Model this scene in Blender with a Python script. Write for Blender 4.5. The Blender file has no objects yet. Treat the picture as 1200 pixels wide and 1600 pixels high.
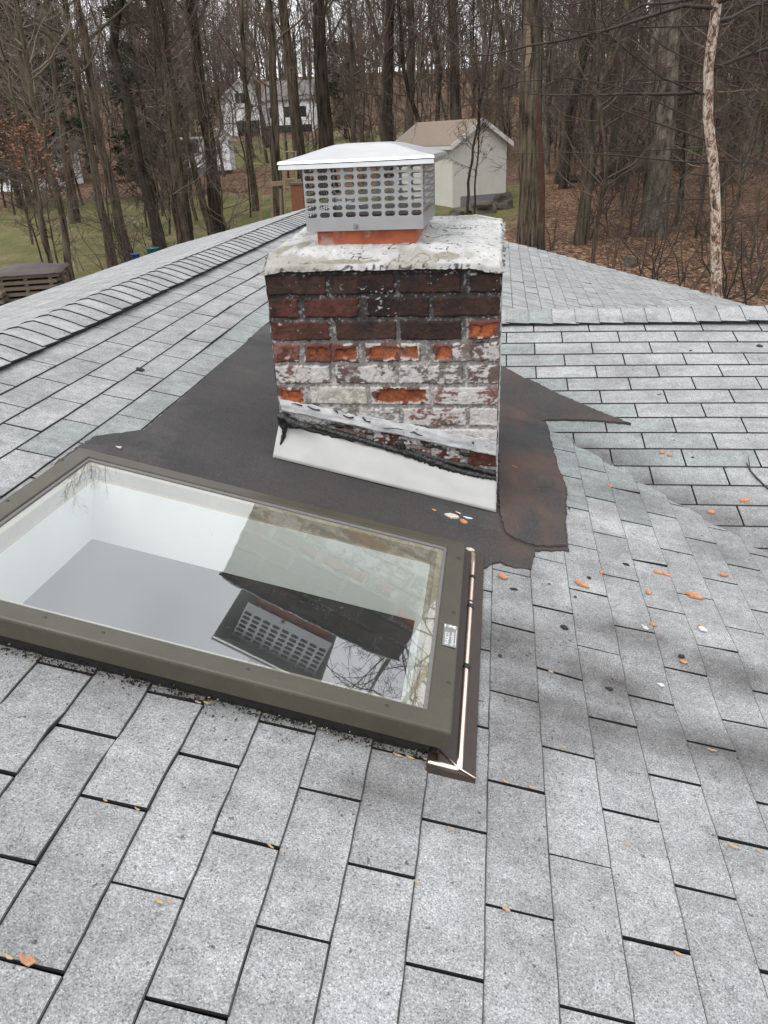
import bpy, bmesh, math, random
import numpy as np
from mathutils import Matrix, Vector

SC = bpy.context.scene
COL = SC.collection

# ------------------------------------------------------------------ camera
F_PX = 1209.0
def _n(v): return v / np.linalg.norm(v)
DOWN = _n(np.array([108.0, 2492.0, F_PX]))
FWD = np.array([183.0, -595.0, F_PX]); FWD -= DOWN * (FWD @ DOWN); FWD = _n(FWD)
RIGHT = np.cross(DOWN, FWD)
ROT = np.stack([RIGHT, FWD, -DOWN])          # camera axes -> world axes
cam_d = bpy.data.cameras.new('camera')
cam_d.sensor_fit = 'VERTICAL'; cam_d.sensor_height = 36.0
cam_d.lens = 36.0 * F_PX / 1600.0
cam_d.clip_start = 0.05; cam_d.clip_end = 2000
cam = bpy.data.objects.new('camera', cam_d); COL.objects.link(cam)
m = np.eye(4); m[:3, 0] = ROT @ [1, 0, 0]; m[:3, 1] = ROT @ [0, -1, 0]; m[:3, 2] = ROT @ [0, 0, -1]
cam.matrix_world = Matrix(m.tolist())
SC.camera = cam

# ------------------------------------------------------------------ sky, sun, exposure
SUN_EL, SUN_AZ = math.radians(58), math.radians(215)
w = bpy.data.worlds.new('World'); SC.world = w; w.use_nodes = True
nt = w.node_tree; nt.nodes.clear()
sky = nt.nodes.new('ShaderNodeTexSky'); sky.sky_type = 'NISHITA'; sky.sun_disc = False
sky.sun_elevation = SUN_EL; sky.sun_rotation = SUN_AZ; sky.dust_density = 4.0; sky.air_density = 1.0
hs = nt.nodes.new('ShaderNodeHueSaturation'); hs.inputs['Saturation'].default_value = 0.10
bg = nt.nodes.new('ShaderNodeBackground'); bg.inputs['Strength'].default_value = 0.15
wo = nt.nodes.new('ShaderNodeOutputWorld')
# an even layer of cloud over the sky texture
wtc = nt.nodes.new('ShaderNodeTexCoord'); cn = nt.nodes.new('ShaderNodeTexNoise'); cn.inputs['Scale'].default_value = 3.2; cn.inputs['Detail'].default_value = 5.0
crp = nt.nodes.new('ShaderNodeValToRGB'); crp.color_ramp.elements[0].position = 0.3; crp.color_ramp.elements[0].color = (5.2, 5.35, 5.6, 1); crp.color_ramp.elements[1].position = 0.7; crp.color_ramp.elements[1].color = (8.0, 8.1, 8.3, 1)
cmx = nt.nodes.new('ShaderNodeMix'); cmx.data_type = 'RGBA'; cmx.inputs[0].default_value = 0.88
nt.links.new(wtc.outputs['Generated'], cn.inputs['Vector']); nt.links.new(cn.outputs['Fac'], crp.inputs['Fac'])
nt.links.new(sky.outputs[0], hs.inputs['Color']); nt.links.new(hs.outputs[0], cmx.inputs[6]); nt.links.new(crp.outputs[0], cmx.inputs[7]); nt.links.new(cmx.outputs[2], bg.inputs['Color']); nt.links.new(bg.outputs[0], wo.inputs['Surface'])
sl = bpy.data.lights.new('sun', 'SUN'); sl.energy = 0.9; sl.angle = math.radians(35); sl.color = (1.0, 0.97, 0.93)
so = bpy.data.objects.new('sun', sl); COL.objects.link(so)
sd = Vector((math.sin(SUN_AZ) * math.cos(SUN_EL), math.cos(SUN_AZ) * math.cos(SUN_EL), math.sin(SUN_EL)))
so.rotation_euler = sd.to_track_quat('Z', 'Y').to_euler(); so.location = (0, -5, 20)
vs = SC.view_settings; vs.view_transform = 'Standard'; vs.look = 'None'; vs.exposure = 0.85; vs.gamma = 1.0
vs.use_curve_mapping = False

# ------------------------------------------------------------------ roof geometry (camera at the origin, metres)
T, H0 = 0.25, -1.265                    # main roof falls to the right
CS = math.sqrt(1 + T * T)
NRM = np.array([T, 0, 1]) / CS
WS, WZ = 0.24, -2.205                   # cross wing falls towards the camera
RIDGE_X = -2.12
EAVE_L, EAVE_R = -4.65, 3.9
WRY = 4.905                             # wing ridge
GROUND0 = -4.1

def ray(px, py): return ROT @ np.array([px - 600.0, py - 800.0, F_PX])
def at(px, py, Y):
    r = ray(px, py); return r * (Y / r[1])
def sag(x, y):
    """old, slightly uneven roof boards"""
    s = 0.006 * np.sin(1.7 * x + 2.3 * y) + 0.004 * np.sin(3.1 * x - 1.9 * y + 1.0)
    s = s - 0.016 * np.exp(-((y - 1.70 - 0.10 * x) / 0.13) ** 2) * np.exp(-((x - 0.65) / 0.62) ** 2)
    s = s + 0.010 * np.exp(-((y - 2.05) / 0.14) ** 2) * np.exp(-((x - 0.75) / 0.5) ** 2)
    near = np.clip((np.abs(x + 0.68) - 0.70) / 0.3, 0, 1)
    return s * np.where((y > 1.1) & (y < 3.9), np.maximum(near, 0), 1.0)
def zmain(x, y=0.0): return H0 - T * x
def zleft(x): return H0 - T * RIDGE_X + 0.225 * (x - RIDGE_X)
def zwing(y): return WZ + WS * y
def on_main(px, py, lift=0.0):
    r = ray(px, py); k = (H0 + lift) / (r[2] + T * r[0]); return r * k
def on_wing(px, py, lift=0.0):
    r = ray(px, py); k = (WZ + lift) / (r[2] - WS * r[1]); return r * k
def rf(x, y, h):
    """point over the main roof: h along its normal"""
    return np.array([x, y, zmain(x)]) + NRM * h

_gy = [-60, 0, 14, 25, 40, 60, 80, 110, 150, 190, 240, 420]
_gz = [-4.3, -4.1, -4.0, -3.4, -2.4, -1.7, -0.5, 2.2, 7.0, 12.0, 16.0, 20.0]
def ground(x, y):
    x = np.asarray(x, float); y = np.asarray(y, float)
    z = np.interp(y, _gy, _gz)
    z = z + 0.02 * np.clip(x, -10, 35) * np.clip((y - 15) / 40, 0, 1)
    return z + 0.12 * np.sin(0.31 * x + 0.2) * np.sin(0.27 * y) * np.clip((y - 8) / 10, 0, 1)

# ------------------------------------------------------------------ naming helpers
def tag(o, label=None, cat=None, group=None, kind=None):
    if label: o['label'] = label
    if cat: o['category'] = cat
    if group: o['group'] = group
    if kind: o['kind'] = kind
    return o
def empty(name, loc=(0, 0, 0), label=None, cat=None, group=None):
    o = bpy.data.objects.new(name, None); COL.objects.link(o); o.location = tuple(loc); o.empty_display_size = 0.2
    return tag(o, label, cat, group)
def link(name, me, parent=None):
    o = bpy.data.objects.new(name, me); COL.objects.link(o)
    if parent is not None:
        o.parent = parent
        off = Vector((0, 0, 0)); p = parent
        while p is not None: off += p.location; p = p.parent
        o.location = -off                 # meshes are written in world coordinates
    return o
def mesh_np(name, V, Fs, mats, midx=None, smooth=False):
    """V (n,3); Fs: list of int arrays (m,k)"""
    me = bpy.data.meshes.new(name)
    V = np.asarray(V, np.float32)
    me.vertices.add(len(V)); me.vertices.foreach_set('co', V.ravel())
    if not isinstance(Fs, list): Fs = [Fs]
    loops = np.concatenate([np.asarray(f, np.int32).ravel() for f in Fs])
    tot = np.concatenate([np.full(len(f), np.asarray(f).shape[1], np.int32) for f in Fs])
    st = np.concatenate([[0], np.cumsum(tot)[:-1]]).astype(np.int32)
    me.loops.add(len(loops)); me.loops.foreach_set('vertex_index', loops)
    me.polygons.add(len(tot)); me.polygons.foreach_set('loop_start', st); me.polygons.foreach_set('loop_total', tot)
    if not isinstance(mats, (list, tuple)): mats = [mats]
    for mm in mats: me.materials.append(mm)
    if midx is not None: me.polygons.foreach_set('material_index', np.asarray(midx, np.int32))
    me.polygons.foreach_set('use_smooth', np.full(len(tot), bool(smooth)))
    me.update(calc_edges=True); me.validate()
    return me
def attr_color(me, name, col):
    a = me.color_attributes.new(name, 'FLOAT_COLOR', 'POINT')
    c = np.ones((len(col), 4), np.float32); c[:, :3] = col
    a.data.foreach_set('color', c.ravel())
def attr_float(me, name, val, dom='POINT'):
    a = me.attributes.new(name, 'FLOAT', dom); a.data.foreach_set('value', np.asarray(val, np.float32))

class MB:
    """collects shapes for one mesh"""
    def __init__(s): s.v = []; s.f = []; s.m = []
    def add(s, V, Fs, mi=0):
        b = len(s.v); s.v += [tuple(map(float, p)) for p in V]
        for f in Fs: s.f.append([b + i for i in f]); s.m.append(mi)
    def box(s, a, b, mi=0):
        x0, y0, z0 = a; x1, y1, z1 = b
        s.add([(x0, y0, z0), (x1, y0, z0), (x1, y1, z0), (x0, y1, z0), (x0, y0, z1), (x1, y0, z1), (x1, y1, z1), (x0, y1, z1)],
              [(3, 2, 1, 0), (4, 5, 6, 7), (0, 1, 5, 4), (1, 2, 6, 5), (2, 3, 7, 6), (3, 0, 4, 7)], mi)
    def obox(s, o, ex, ey, ez, mi=0):
        """box from corner o with edge vectors"""
        o, ex, ey, ez = map(np.asarray, (o, ex, ey, ez))
        P = [o, o + ex, o + ex + ey, o + ey]; P += [p + ez for p in P]
        s.add(P, [(3, 2, 1, 0), (4, 5, 6, 7), (0, 1, 5, 4), (1, 2, 6, 5), (2, 3, 7, 6), (3, 0, 4, 7)], mi)
    def tube(s, pts, rad, k=8, mi=0):
        pts = np.asarray(pts, float); n = len(pts)
        rad = np.full(n, rad) if np.isscalar(rad) else np.asarray(rad, float)
        t = np.gradient(pts, axis=0); V = []
        for i in range(n):
            tt = _n(t[i]); a = np.array([0, 0, 1.0]) if abs(tt[2]) < 0.9 else np.array([1.0, 0, 0])
            u = _n(np.cross(tt, a)); v = np.cross(tt, u)
            for j in range(k):
                th = 2 * math.pi * j / k; V.append(pts[i] + rad[i] * (math.cos(th) * u + math.sin(th) * v))
        Fs = [(i * k + j, i * k + (j + 1) % k, (i + 1) * k + (j + 1) % k, (i + 1) * k + j) for i in range(n - 1) for j in range(k)]
        Fs += [tuple(range(k))[::-1], tuple((n - 1) * k + j for j in range(k))]
        s.add(V, Fs, mi)
    def poly(s, P, up, mi=0):
        """prism: polygon P with offset vector up"""
        n = len(P); P = [np.asarray(p, float) for p in P]; Q = [p + np.asarray(up) for p in P]
        s.add(P + Q, [tuple(range(n))[::-1], tuple(range(n, 2 * n))] + [(i, (i + 1) % n, n + (i + 1) % n, n + i) for i in range(n)], mi)
    def mesh(s, name, mats, smooth=False):
        me = bpy.data.meshes.new(name); me.from_pydata(s.v, [], s.f)
        if not isinstance(mats, (list, tuple)): mats = [mats]
        for mm in mats: me.materials.append(mm)
        me.polygons.foreach_set('material_index', np.array(s.m, np.int32))
        me.polygons.foreach_set('use_smooth', np.full(len(s.f), smooth))
        bm = bmesh.new(); bm.from_mesh(me); bmesh.ops.recalc_face_normals(bm, faces=bm.faces[:]); bm.to_mesh(me); bm.free()
        me.update(); return me
    def build(s, name, mats, parent=None, smooth=False): return link(name, s.mesh(name, mats, smooth), parent)

def vnoise(x, y, scale, seed, octv=3):
    """fractal value noise, about -1..1"""
    rng = np.random.RandomState(seed); out = 0; amp = 1; tot = 0
    for o in range(octv):
        g = rng.rand(67, 67); X = np.asarray(x) / scale * (2 ** o) + 13.7 * o; Y = np.asarray(y) / scale * (2 ** o) + 5.1 * o
        xi = np.floor(X).astype(int); yi = np.floor(Y).astype(int); fx = X - xi; fy = Y - yi
        fx = fx * fx * (3 - 2 * fx); fy = fy * fy * (3 - 2 * fy)
        a = g[xi % 67, yi % 67]; b = g[(xi + 1) % 67, yi % 67]; c = g[xi % 67, (yi + 1) % 67]; d = g[(xi + 1) % 67, (yi + 1) % 67]
        out = out + amp * ((a * (1 - fx) + b * fx) * (1 - fy) + (c * (1 - fx) + d * fx) * fy); tot += amp; amp *= 0.55
    return (out / tot - 0.5) * 2.6
def sst(a, b, x): t = np.clip((x - a) / (b - a), 0, 1); return t * t * (3 - 2 * t)

# ------------------------------------------------------------------ materials
def lin(r, g, b):
    f = lambda c: (c / 255 / 12.92) if c / 255 <= 0.04045 else ((c / 255 + 0.055) / 1.055) ** 2.4
    return (f(r), f(g), f(b), 1.0)
class NT:
    def __init__(s, name):
        s.m = bpy.data.materials.new(name); s.m.use_nodes = True; s.t = s.m.node_tree; s.n = s.t.nodes
        s.b = s.n['Principled BSDF']; s.out = s.n['Material Output']
    def node(s, typ, **kw):
        o = s.n.new(typ)
        for k, v in kw.items():
            if k.startswith('_'): setattr(o, k[1:], v)
            else: o.inputs[k.replace('__', ' ')].default_value = v
        return o
    def L(s, a, b): s.t.links.new(a, b)
    def coord(s): 
        if not hasattr(s, 'tc'): s.tc = s.n.new('ShaderNodeTexCoord')
        return s.tc.outputs['Object']
    def noise(s, scale, detail=3, rough=0.55, vec=None, dist=0.0):
        o = s.node('ShaderNodeTexNoise', Scale=scale, Detail=detail, Roughness=rough, Distortion=dist); s.L(vec or s.coord(), o.inputs['Vector']); return o.outputs['Fac']
    def stretch(s, v):
        mp = s.n.new('ShaderNodeMapping'); mp.inputs['Scale'].default_value = v; s.L(s.coord(), mp.inputs['Vector']); return mp.outputs[0]
    def voro(s, scale, vec=None, out='Color'):
        o = s.node('ShaderNodeTexVoronoi', Scale=scale); s.L(vec or s.coord(), o.inputs['Vector']); return o.outputs[out]
    def ramp(s, fac, stops, interp='LINEAR'):
        o = s.n.new('ShaderNodeValToRGB'); o.color_ramp.interpolation = interp; e = o.color_ramp.elements
        while len(e) < len(stops): e.new(0.5)
        for i, (p, c) in enumerate(stops):
            e[i].position = p; e[i].color = c if hasattr(c, '__len__') else (c, c, c, 1)
        s.L(fac, o.inputs['Fac']); return o.outputs['Color']
    def mix(s, a, b, fac, blend='MIX'):
        o = s.n.new('ShaderNodeMix'); o.data_type = 'RGBA'; o.blend_type = blend
        for inp, v in ((o.inputs[6], a), (o.inputs[7], b), (o.inputs[0], fac)):
            if hasattr(v, 'is_linked'): s.L(v, inp)
            else: inp.default_value = v
        return o.outputs[2]
    def math(s, op, a, b=0.0):
        o = s.n.new('ShaderNodeMath'); o.operation = op
        for inp, v in ((o.inputs[0], a), (o.inputs[1], b)):
            if hasattr(v, 'is_linked'): s.L(v, inp)
            else: inp.default_value = v
        return o.outputs[0]
    def attr(s, name, out='Color'):
        o = s.n.new('ShaderNodeAttribute'); o.attribute_name = name; return o.outputs[out]
    def bump(s, h, strength=0.3, dist=0.01):
        o = s.node('ShaderNodeBump', Strength=strength, Distance=dist); s.L(h, o.inputs['Height']); s.L(o.outputs[0], s.b.inputs['Normal'])
    def fin(s, col, rough=0.8, metal=0.0, spec=None):
        if hasattr(col, 'is_linked'): s.L(col, s.b.inputs['Base Color'])
        else: s.b.inputs['Base Color'].default_value = col
        if hasattr(rough, 'is_linked'): s.L(rough, s.b.inputs['Roughness'])
        else: s.b.inputs['Roughness'].default_value = rough
        s.b.inputs['Metallic'].default_value = metal
        if spec is not None: s.b.inputs['Specular IOR Level'].default_value = spec
        return s.m
def plain(name, col, rough=0.7, metal=0.0, var=0.25, scale=30.0, bump=0.0):
    q = NT(name); n = q.noise(scale, 4, 0.6)
    c = q.mix((col[0] * (1 - var), col[1] * (1 - var), col[2] * (1 - var), 1), (min(1, col[0] * (1 + var)), min(1, col[1] * (1 + var)), min(1, col[2] * (1 + var)), 1), n)
    if bump: q.bump(n, bump, 0.01)
    return q.fin(c, rough, metal)

def shingle_mat():
    q = NT('asphalt_shingle')
    tone = q.attr('tone', 'Fac'); green = q.attr('fresh', 'Fac')
    base = q.ramp(tone, [(0.0, (0.214, 0.218, 0.219, 1)), (0.45, (0.280, 0.285, 0.286, 1)), (1.0, (0.350, 0.358, 0.358, 1))])
    tint = q.mix(base, (0.245, 0.269, 0.262, 1), green)
    blot = q.ramp(q.noise(5.5, 4, 0.6), [(0.34, (0.86, 0.845, 0.845, 1)), (0.62, (1.06, 1.06, 1.06, 1))])
    c = q.mix(tint, blot, 1.0, 'MULTIPLY')
    blot2 = q.ramp(q.noise(28, 4, 0.65), [(0.32, 0.84), (0.66, 1.10)])
    c = q.mix(c, blot2, 1.0, 'MULTIPLY')
    run = q.ramp(q.noise(4.0, 5, 0.65, q.stretch((0.5, 2.2, 1))), [(0.36, (0.80, 0.79, 0.79, 1)), (0.6, (1.05, 1.05, 1.05, 1))]); c = q.mix(c, run, 0.8, 'MULTIPLY')
    # soft dark patches over the shingles, broken up by noise
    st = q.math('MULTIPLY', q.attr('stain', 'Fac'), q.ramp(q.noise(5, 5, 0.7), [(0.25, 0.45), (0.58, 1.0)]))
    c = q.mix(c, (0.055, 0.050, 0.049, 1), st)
    # ceramic granules
    gr = q.voro(430.0); sep = q.n.new('ShaderNodeSeparateColor'); q.L(gr, sep.inputs[0])
    g1 = q.ramp(sep.outputs[0], [(0.0, 0.34), (0.13, 0.68), (0.45, 0.97), (0.85, 1.18), (1.0, 1.65)])
    c = q.mix(c, g1, 0.8, 'MULTIPLY')
    g2 = q.ramp(q.noise(240, 2, 0.6), [(0.33, 0.76), (0.5, 1.0), (0.68, 1.20)])
    c = q.mix(c, g2, 0.75, 'MULTIPLY')
    spk = q.ramp(q.noise(60, 2, 0.5), [(0.26, 0.25), (0.31, 1.0)])
    c = q.mix(c, spk, 0.8, 'MULTIPLY')
    q.bump(q.math('ADD', sep.outputs[1], q.noise(140, 2)), 0.5, 0.002)
    return q.fin(c, 0.92, 0, 0.25)
M = {}
M['shingle'] = shingle_mat()
M['worn'] = plain('worn_shingle_edge', (0.050, 0.048, 0.046), 0.95, var=0.9, scale=160)
M['asphalt'] = plain('asphalt_edge', (0.014, 0.013, 0.012), 0.95, var=0.4, scale=120)
def felt_mat():
    q = NT('bitumen_felt')
    c = q.ramp(q.noise(3.2, 5, 0.65), [(0.3, (0.024, 0.023, 0.024, 1)), (0.55, (0.036, 0.033, 0.033, 1)), (0.75, (0.048, 0.040, 0.036, 1))])
    rust = q.ramp(q.noise(4.5, 4, 0.6, q.stretch((1.4, 0.6, 1))), [(0.40, 0.0), (0.66, 1.0)])
    mv = q.attr('rust', 'Fac')
    c = q.mix(c, (0.080, 0.046, 0.032, 1), q.math('MULTIPLY', rust, mv))
    c = q.mix(c, (0.13, 0.13, 0.13, 1), q.math('MULTIPLY', q.ramp(q.noise(380, 2), [(0.5, 0.0), (0.72, 1.0)]), 0.6))
    c = q.mix(c, (0.12, 0.115, 0.11, 1), q.math('MULTIPLY', q.ramp(q.noise(1.9, 5, 0.7), [(0.55, 0.0), (0.75, 1.0)]), 0.45))
    q.bump(q.noise(260, 3), 0.5, 0.002)
    return q.fin(c, 0.85, 0, 0.3)
M['felt'] = felt_mat()
def vcol_mat(name, rough=0.85, nscale=180, amt=0.5, bump=0.4):
    q = NT(name); c = q.attr('paint')
    n = q.ramp(q.noise(nscale, 4, 0.65), [(0.3, 0.65), (0.5, 1.0), (0.7, 1.25)])
    c = q.mix(c, n, amt, 'MULTIPLY'); q.bump(q.noise(nscale, 4, 0.7), bump, 0.004)
    return q.fin(c, rough, 0, 0.3)
M['masonry'] = vcol_mat('old_masonry')
M['crown'] = vcol_mat('painted_mortar', 0.75, 90, 0.35, 0.5)
def flue_mat():
    q = NT('terracotta')
    c = q.ramp(q.noise(14, 4, 0.6), [(0.3, (0.20, 0.042, 0.018, 1)), (0.6, (0.33, 0.085, 0.035, 1))])
    c = q.mix(c, (0.34, 0.25, 0.21, 1), q.ramp(q.noise(13, 5, 0.65), [(0.50, 0.0), (0.60, 0.7)]))
    q.bump(q.noise(60, 4), 0.3, 0.004); return q.fin(c, 0.8)
M['flue'] = flue_mat()
def steel_mat(name, base=0.55, r0=0.28, r1=0.45):
    q = NT(name)
    n = q.noise(18, 4, 0.6, q.stretch((1, 6, 1)))
    c = q.ramp(n, [(0.3, (base * 0.92, base * 0.93, base * 0.94, 1)), (0.7, (base * 1.05, base * 1.05, base * 1.05, 1))])
    return q.fin(c, q.ramp(q.noise(9, 4), [(0.3, r0), (0.7, r1)]), 1.0)
M['steel'] = steel_mat('stainless_lid', 0.47, 0.28, 0.42)
M['cage'] = steel_mat('stainless_cage', 0.36, 0.38, 0.55)
M['steel_dark'] = steel_mat('tarnished_steel', 0.25, 0.4, 0.6)
def sheet_mat():
    q = NT('white_painted_sheet')
    c = q.ramp(q.noise(5, 5, 0.65), [(0.3, (0.375, 0.375, 0.36, 1)), (0.7, (0.435, 0.435, 0.42, 1))])
    c = q.mix(c, (0.30, 0.24, 0.18, 1), q.ramp(q.noise(26, 5, 0.7), [(0.70, 0.0), (0.80, 0.6)]))
    q.bump(q.noise(14, 3), 0.15, 0.01); return q.fin(c, 0.55)
M['sheet'] = sheet_mat()
def strip_mat():
    q = NT('painted_flashing_strip')
    c = q.ramp(q.noise(16, 5, 0.7), [(0.3, (0.24, 0.24, 0.245, 1)), (0.55, (0.36, 0.36, 0.365, 1)), (0.75, (0.45, 0.45, 0.445, 1))])
    c = q.mix(c, (0.06, 0.05, 0.045, 1), q.ramp(q.noise(38, 5, 0.75), [(0.62, 0.0), (0.68, 0.9)]))
    q.bump(q.noise(30, 4), 0.5, 0.01); return q.fin(c, 0.6)
M['strip'] = strip_mat()
M['base_dark'] = plain('dark_mortar', (0.035, 0.031, 0.028), 0.95, var=0.6, scale=40, bump=0.6)
M['tar'] = plain('roofing_tar', (0.008, 0.008, 0.008), 0.38, var=0.5, scale=60, bump=0.6)
def bronze_mat():
    q = NT('bronze_painted_frame')
    c = q.ramp(q.noise(9, 4, 0.6), [(0.3, (0.042, 0.038, 0.025, 1)), (0.7, (0.056, 0.051, 0.034, 1))])
    c = q.mix(c, (0.17, 0.16, 0.13, 1), q.math('MULTIPLY', q.ramp(q.noise(150, 3, 0.7), [(0.62, 0.0), (0.72, 1.0)]), 0.35))
    q.bump(q.noise(300, 2), 0.08, 0.002)
    return q.fin(c, q.ramp(q.noise(6, 4), [(0.3, 0.36), (0.7, 0.52)]), 0.0, 0.5)
M['bronze'] = bronze_mat()
M['curb_tan'] = plain('tan_seal', (0.27, 0.23, 0.16), 0.7, var=0.3, scale=40)
M['gasket'] = plain('rubber_gasket', (0.13, 0.125, 0.12), 0.6, var=0.3, scale=60)
M['well_white'] = plain('painted_shaft', (0.74, 0.76, 0.73), 0.8, var=0.05, scale=8)
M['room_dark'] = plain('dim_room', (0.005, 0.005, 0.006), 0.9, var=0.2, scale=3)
M['copper'] = NT('copper_highlight').fin((0.98, 0.80, 0.70, 1), 0.30, 1.0)  # pale metal, the highlight of the bent copper put into its colour
M['copper_dark'] = plain('tarnished_copper', (0.030, 0.018, 0.013), 0.42, var=0.5, scale=50)
M['screw'] = plain('screw_metal', (0.05, 0.047, 0.04), 0.45, 0.6, scale=200)
M['sticker'] = plain('sticker_film', (0.16, 0.165, 0.16), 0.4, var=0.1, scale=200)
M['print'] = plain('sticker_print', (0.78, 0.78, 0.76), 0.5, var=0.05, scale=100)
def glass_mat():
    q = NT('coated_glass'); q.n.remove(q.b)
    fr = q.node('ShaderNodeFresnel', IOR=2.9); gm = q.n.new('ShaderNodeNewGeometry'); q.L(q.math('POWER', 2.9, q.math('SUBTRACT', 1.0, q.math('MULTIPLY', gm.outputs['Backfacing'], 2.0))), fr.inputs['IOR']); gl = q.node('ShaderNodeBsdfGlossy', Roughness=0.012); gl.inputs['Color'].default_value = (0.96, 0.985, 1.0, 1)
    tr = q.node('ShaderNodeBsdfTransparent'); tr.inputs['Color'].default_value = (0.93, 0.96, 0.94, 1)
    dust = q.node('ShaderNodeBsdfDiffuse'); dust.inputs['Color'].default_value = (0.36, 0.37, 0.36, 1)
    mx = q.n.new('ShaderNodeMixShader'); q.L(fr.outputs[0], mx.inputs[0]); q.L(tr.outputs[0], mx.inputs[1]); q.L(gl.outputs[0], mx.inputs[2])
    d = q.math('ADD', q.math('MULTIPLY', q.ramp(q.noise(4, 6, 0.7), [(0.25, 0.25), (0.8, 1.0)]), 0.09), q.math('MULTIPLY', q.ramp(q.noise(70, 3), [(0.70, 0.0), (0.76, 1.0)]), 0.25))
    m2 = q.n.new('ShaderNodeMixShader'); q.L(d, m2.inputs[0]); q.L(mx.outputs[0], m2.inputs[1]); q.L(dust.outputs[0], m2.inputs[2])
    q.L(m2.outputs[0], q.out.inputs['Surface']); return q.m
M['glass'] = glass_mat()
def chip_mat(name, a, b):
    q = NT(name); c = q.mix(a, b, q.ramp(q.noise(70, 4, 0.7), [(0.35, 0.0), (0.65, 1.0)])); q.bump(q.noise(120, 4), 0.6, 0.004); return q.fin(c, 0.9)
M['chip'] = chip_mat('broken_brick', (0.36, 0.150, 0.075, 1), (0.50, 0.25, 0.145, 1))
M['chip_pale'] = chip_mat('painted_brick_flake', (0.44, 0.39, 0.32, 1), (0.54, 0.50, 0.44, 1))
M['chip_white'] = chip_mat('white_paint_flake', (0.54, 0.54, 0.54, 1), (0.60, 0.59, 0.57, 1))
M['tarbit'] = plain('tar_crumb', (0.016, 0.015, 0.015), 0.7, var=0.5, scale=120, bump=0.6)
M['husk'] = plain('dry_husk', (0.38, 0.27, 0.15), 0.8, var=0.4, scale=120)
M['deadleaf'] = plain('dead_leaf', (0.33, 0.17, 0.10), 0.8, var=0.35, scale=120)
M['litter'] = plain('dark_leaf_bits', (0.016, 0.012, 0.009), 0.95, var=0.8, scale=90, bump=0.8)

def bark_mat(name, dark, light, vs_=(1, 1, 0.10), scale=11.0, moss=0.0):
    q = NT(name); v = q.stretch(vs_)
    n = q.noise(scale, 5, 0.7, v)
    c = q.ramp(n, [(0.38, dark), (0.52, tuple((a * .45 + b * .55) for a, b in zip(dark, light))), (0.66, light)])
    big = q.ramp(q.noise(0.9, 4, 0.6), [(0.3, 0.72), (0.7, 1.2)]); c = q.mix(c, big, 1.0, 'MULTIPLY')
    if moss: c = q.mix(c, (0.07, 0.08, 0.035, 1), q.math('MULTIPLY', q.ramp(q.noise(1.6, 4), [(0.5, 0.0), (0.7, 1.0)]), moss))
    q.bump(n, 0.9, 0.05); return q.fin(c, 0.95, 0, 0.2)
M['bark_brown'] = bark_mat('brown_bark', (0.013, 0.009, 0.006, 1), (0.135, 0.104, 0.078, 1), moss=0.4)
M['bark_dark'] = bark_mat('dark_bark', (0.007, 0.005, 0.004, 1), (0.066, 0.050, 0.038, 1))
M['bark_grey'] = bark_mat('grey_bark', (0.035, 0.028, 0.021, 1), (0.225, 0.192, 0.158, 1), (1, 1, 0.3), 7.0, moss=0.25)
M['bark_far'] = bark_mat('far_bark', (0.036, 0.028, 0.022, 1), (0.125, 0.100, 0.078, 1), (1, 1, 0.2), 5.0)
M['twig'] = plain('brown_twig', (0.078, 0.056, 0.040), 0.9, var=0.5, scale=1.5)
M['twig_pale'] = plain('pale_twig', (0.150, 0.122, 0.094), 0.9, var=0.5, scale=1.5)
M['twig_dark'] = plain('dark_twig', (0.034, 0.025, 0.020), 0.9, var=0.4, scale=1.5)
def birch_mat():
    q = NT('peeling_birch_bark')
    n = q.noise(9, 6, 0.8, q.stretch((1.5, 1.5, 0.9)), .9)
    c = q.ramp(n, [(0.36, (0.035, 0.022, 0.016, 1)), (0.45, (0.13, 0.07, 0.045, 1)), (0.51, (0.38, 0.27, 0.20, 1)), (0.58, (0.56, 0.50, 0.44, 1)), (0.75, (0.46, 0.40, 0.35, 1))])
    q.bump(n, 0.8, 0.04); return q.fin(c, 0.85)
M['birch'] = birch_mat()
M['splinter'] = plain('split_heartwood', (0.060, 0.026, 0.015), 0.9, var=0.6, scale=20, bump=0.6)
M['barewood'] = plain('bare_wood', (0.15, 0.112, 0.075), 0.9, var=0.5, scale=14, bump=0.5)
def leafy(name, a, b):
    q = NT(name); c = q.mix(a, b, q.noise(2.2, 4, 0.7)); return q.fin(c, 0.8, 0, 0.2)
M['needles'] = leafy('dark_needles', (0.010, 0.016, 0.009, 1), (0.035, 0.050, 0.024, 1))
M['copper_leaf'] = leafy('coppery_leaf', (0.10, 0.048, 0.028, 1), (0.22, 0.11, 0.065, 1))
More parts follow.
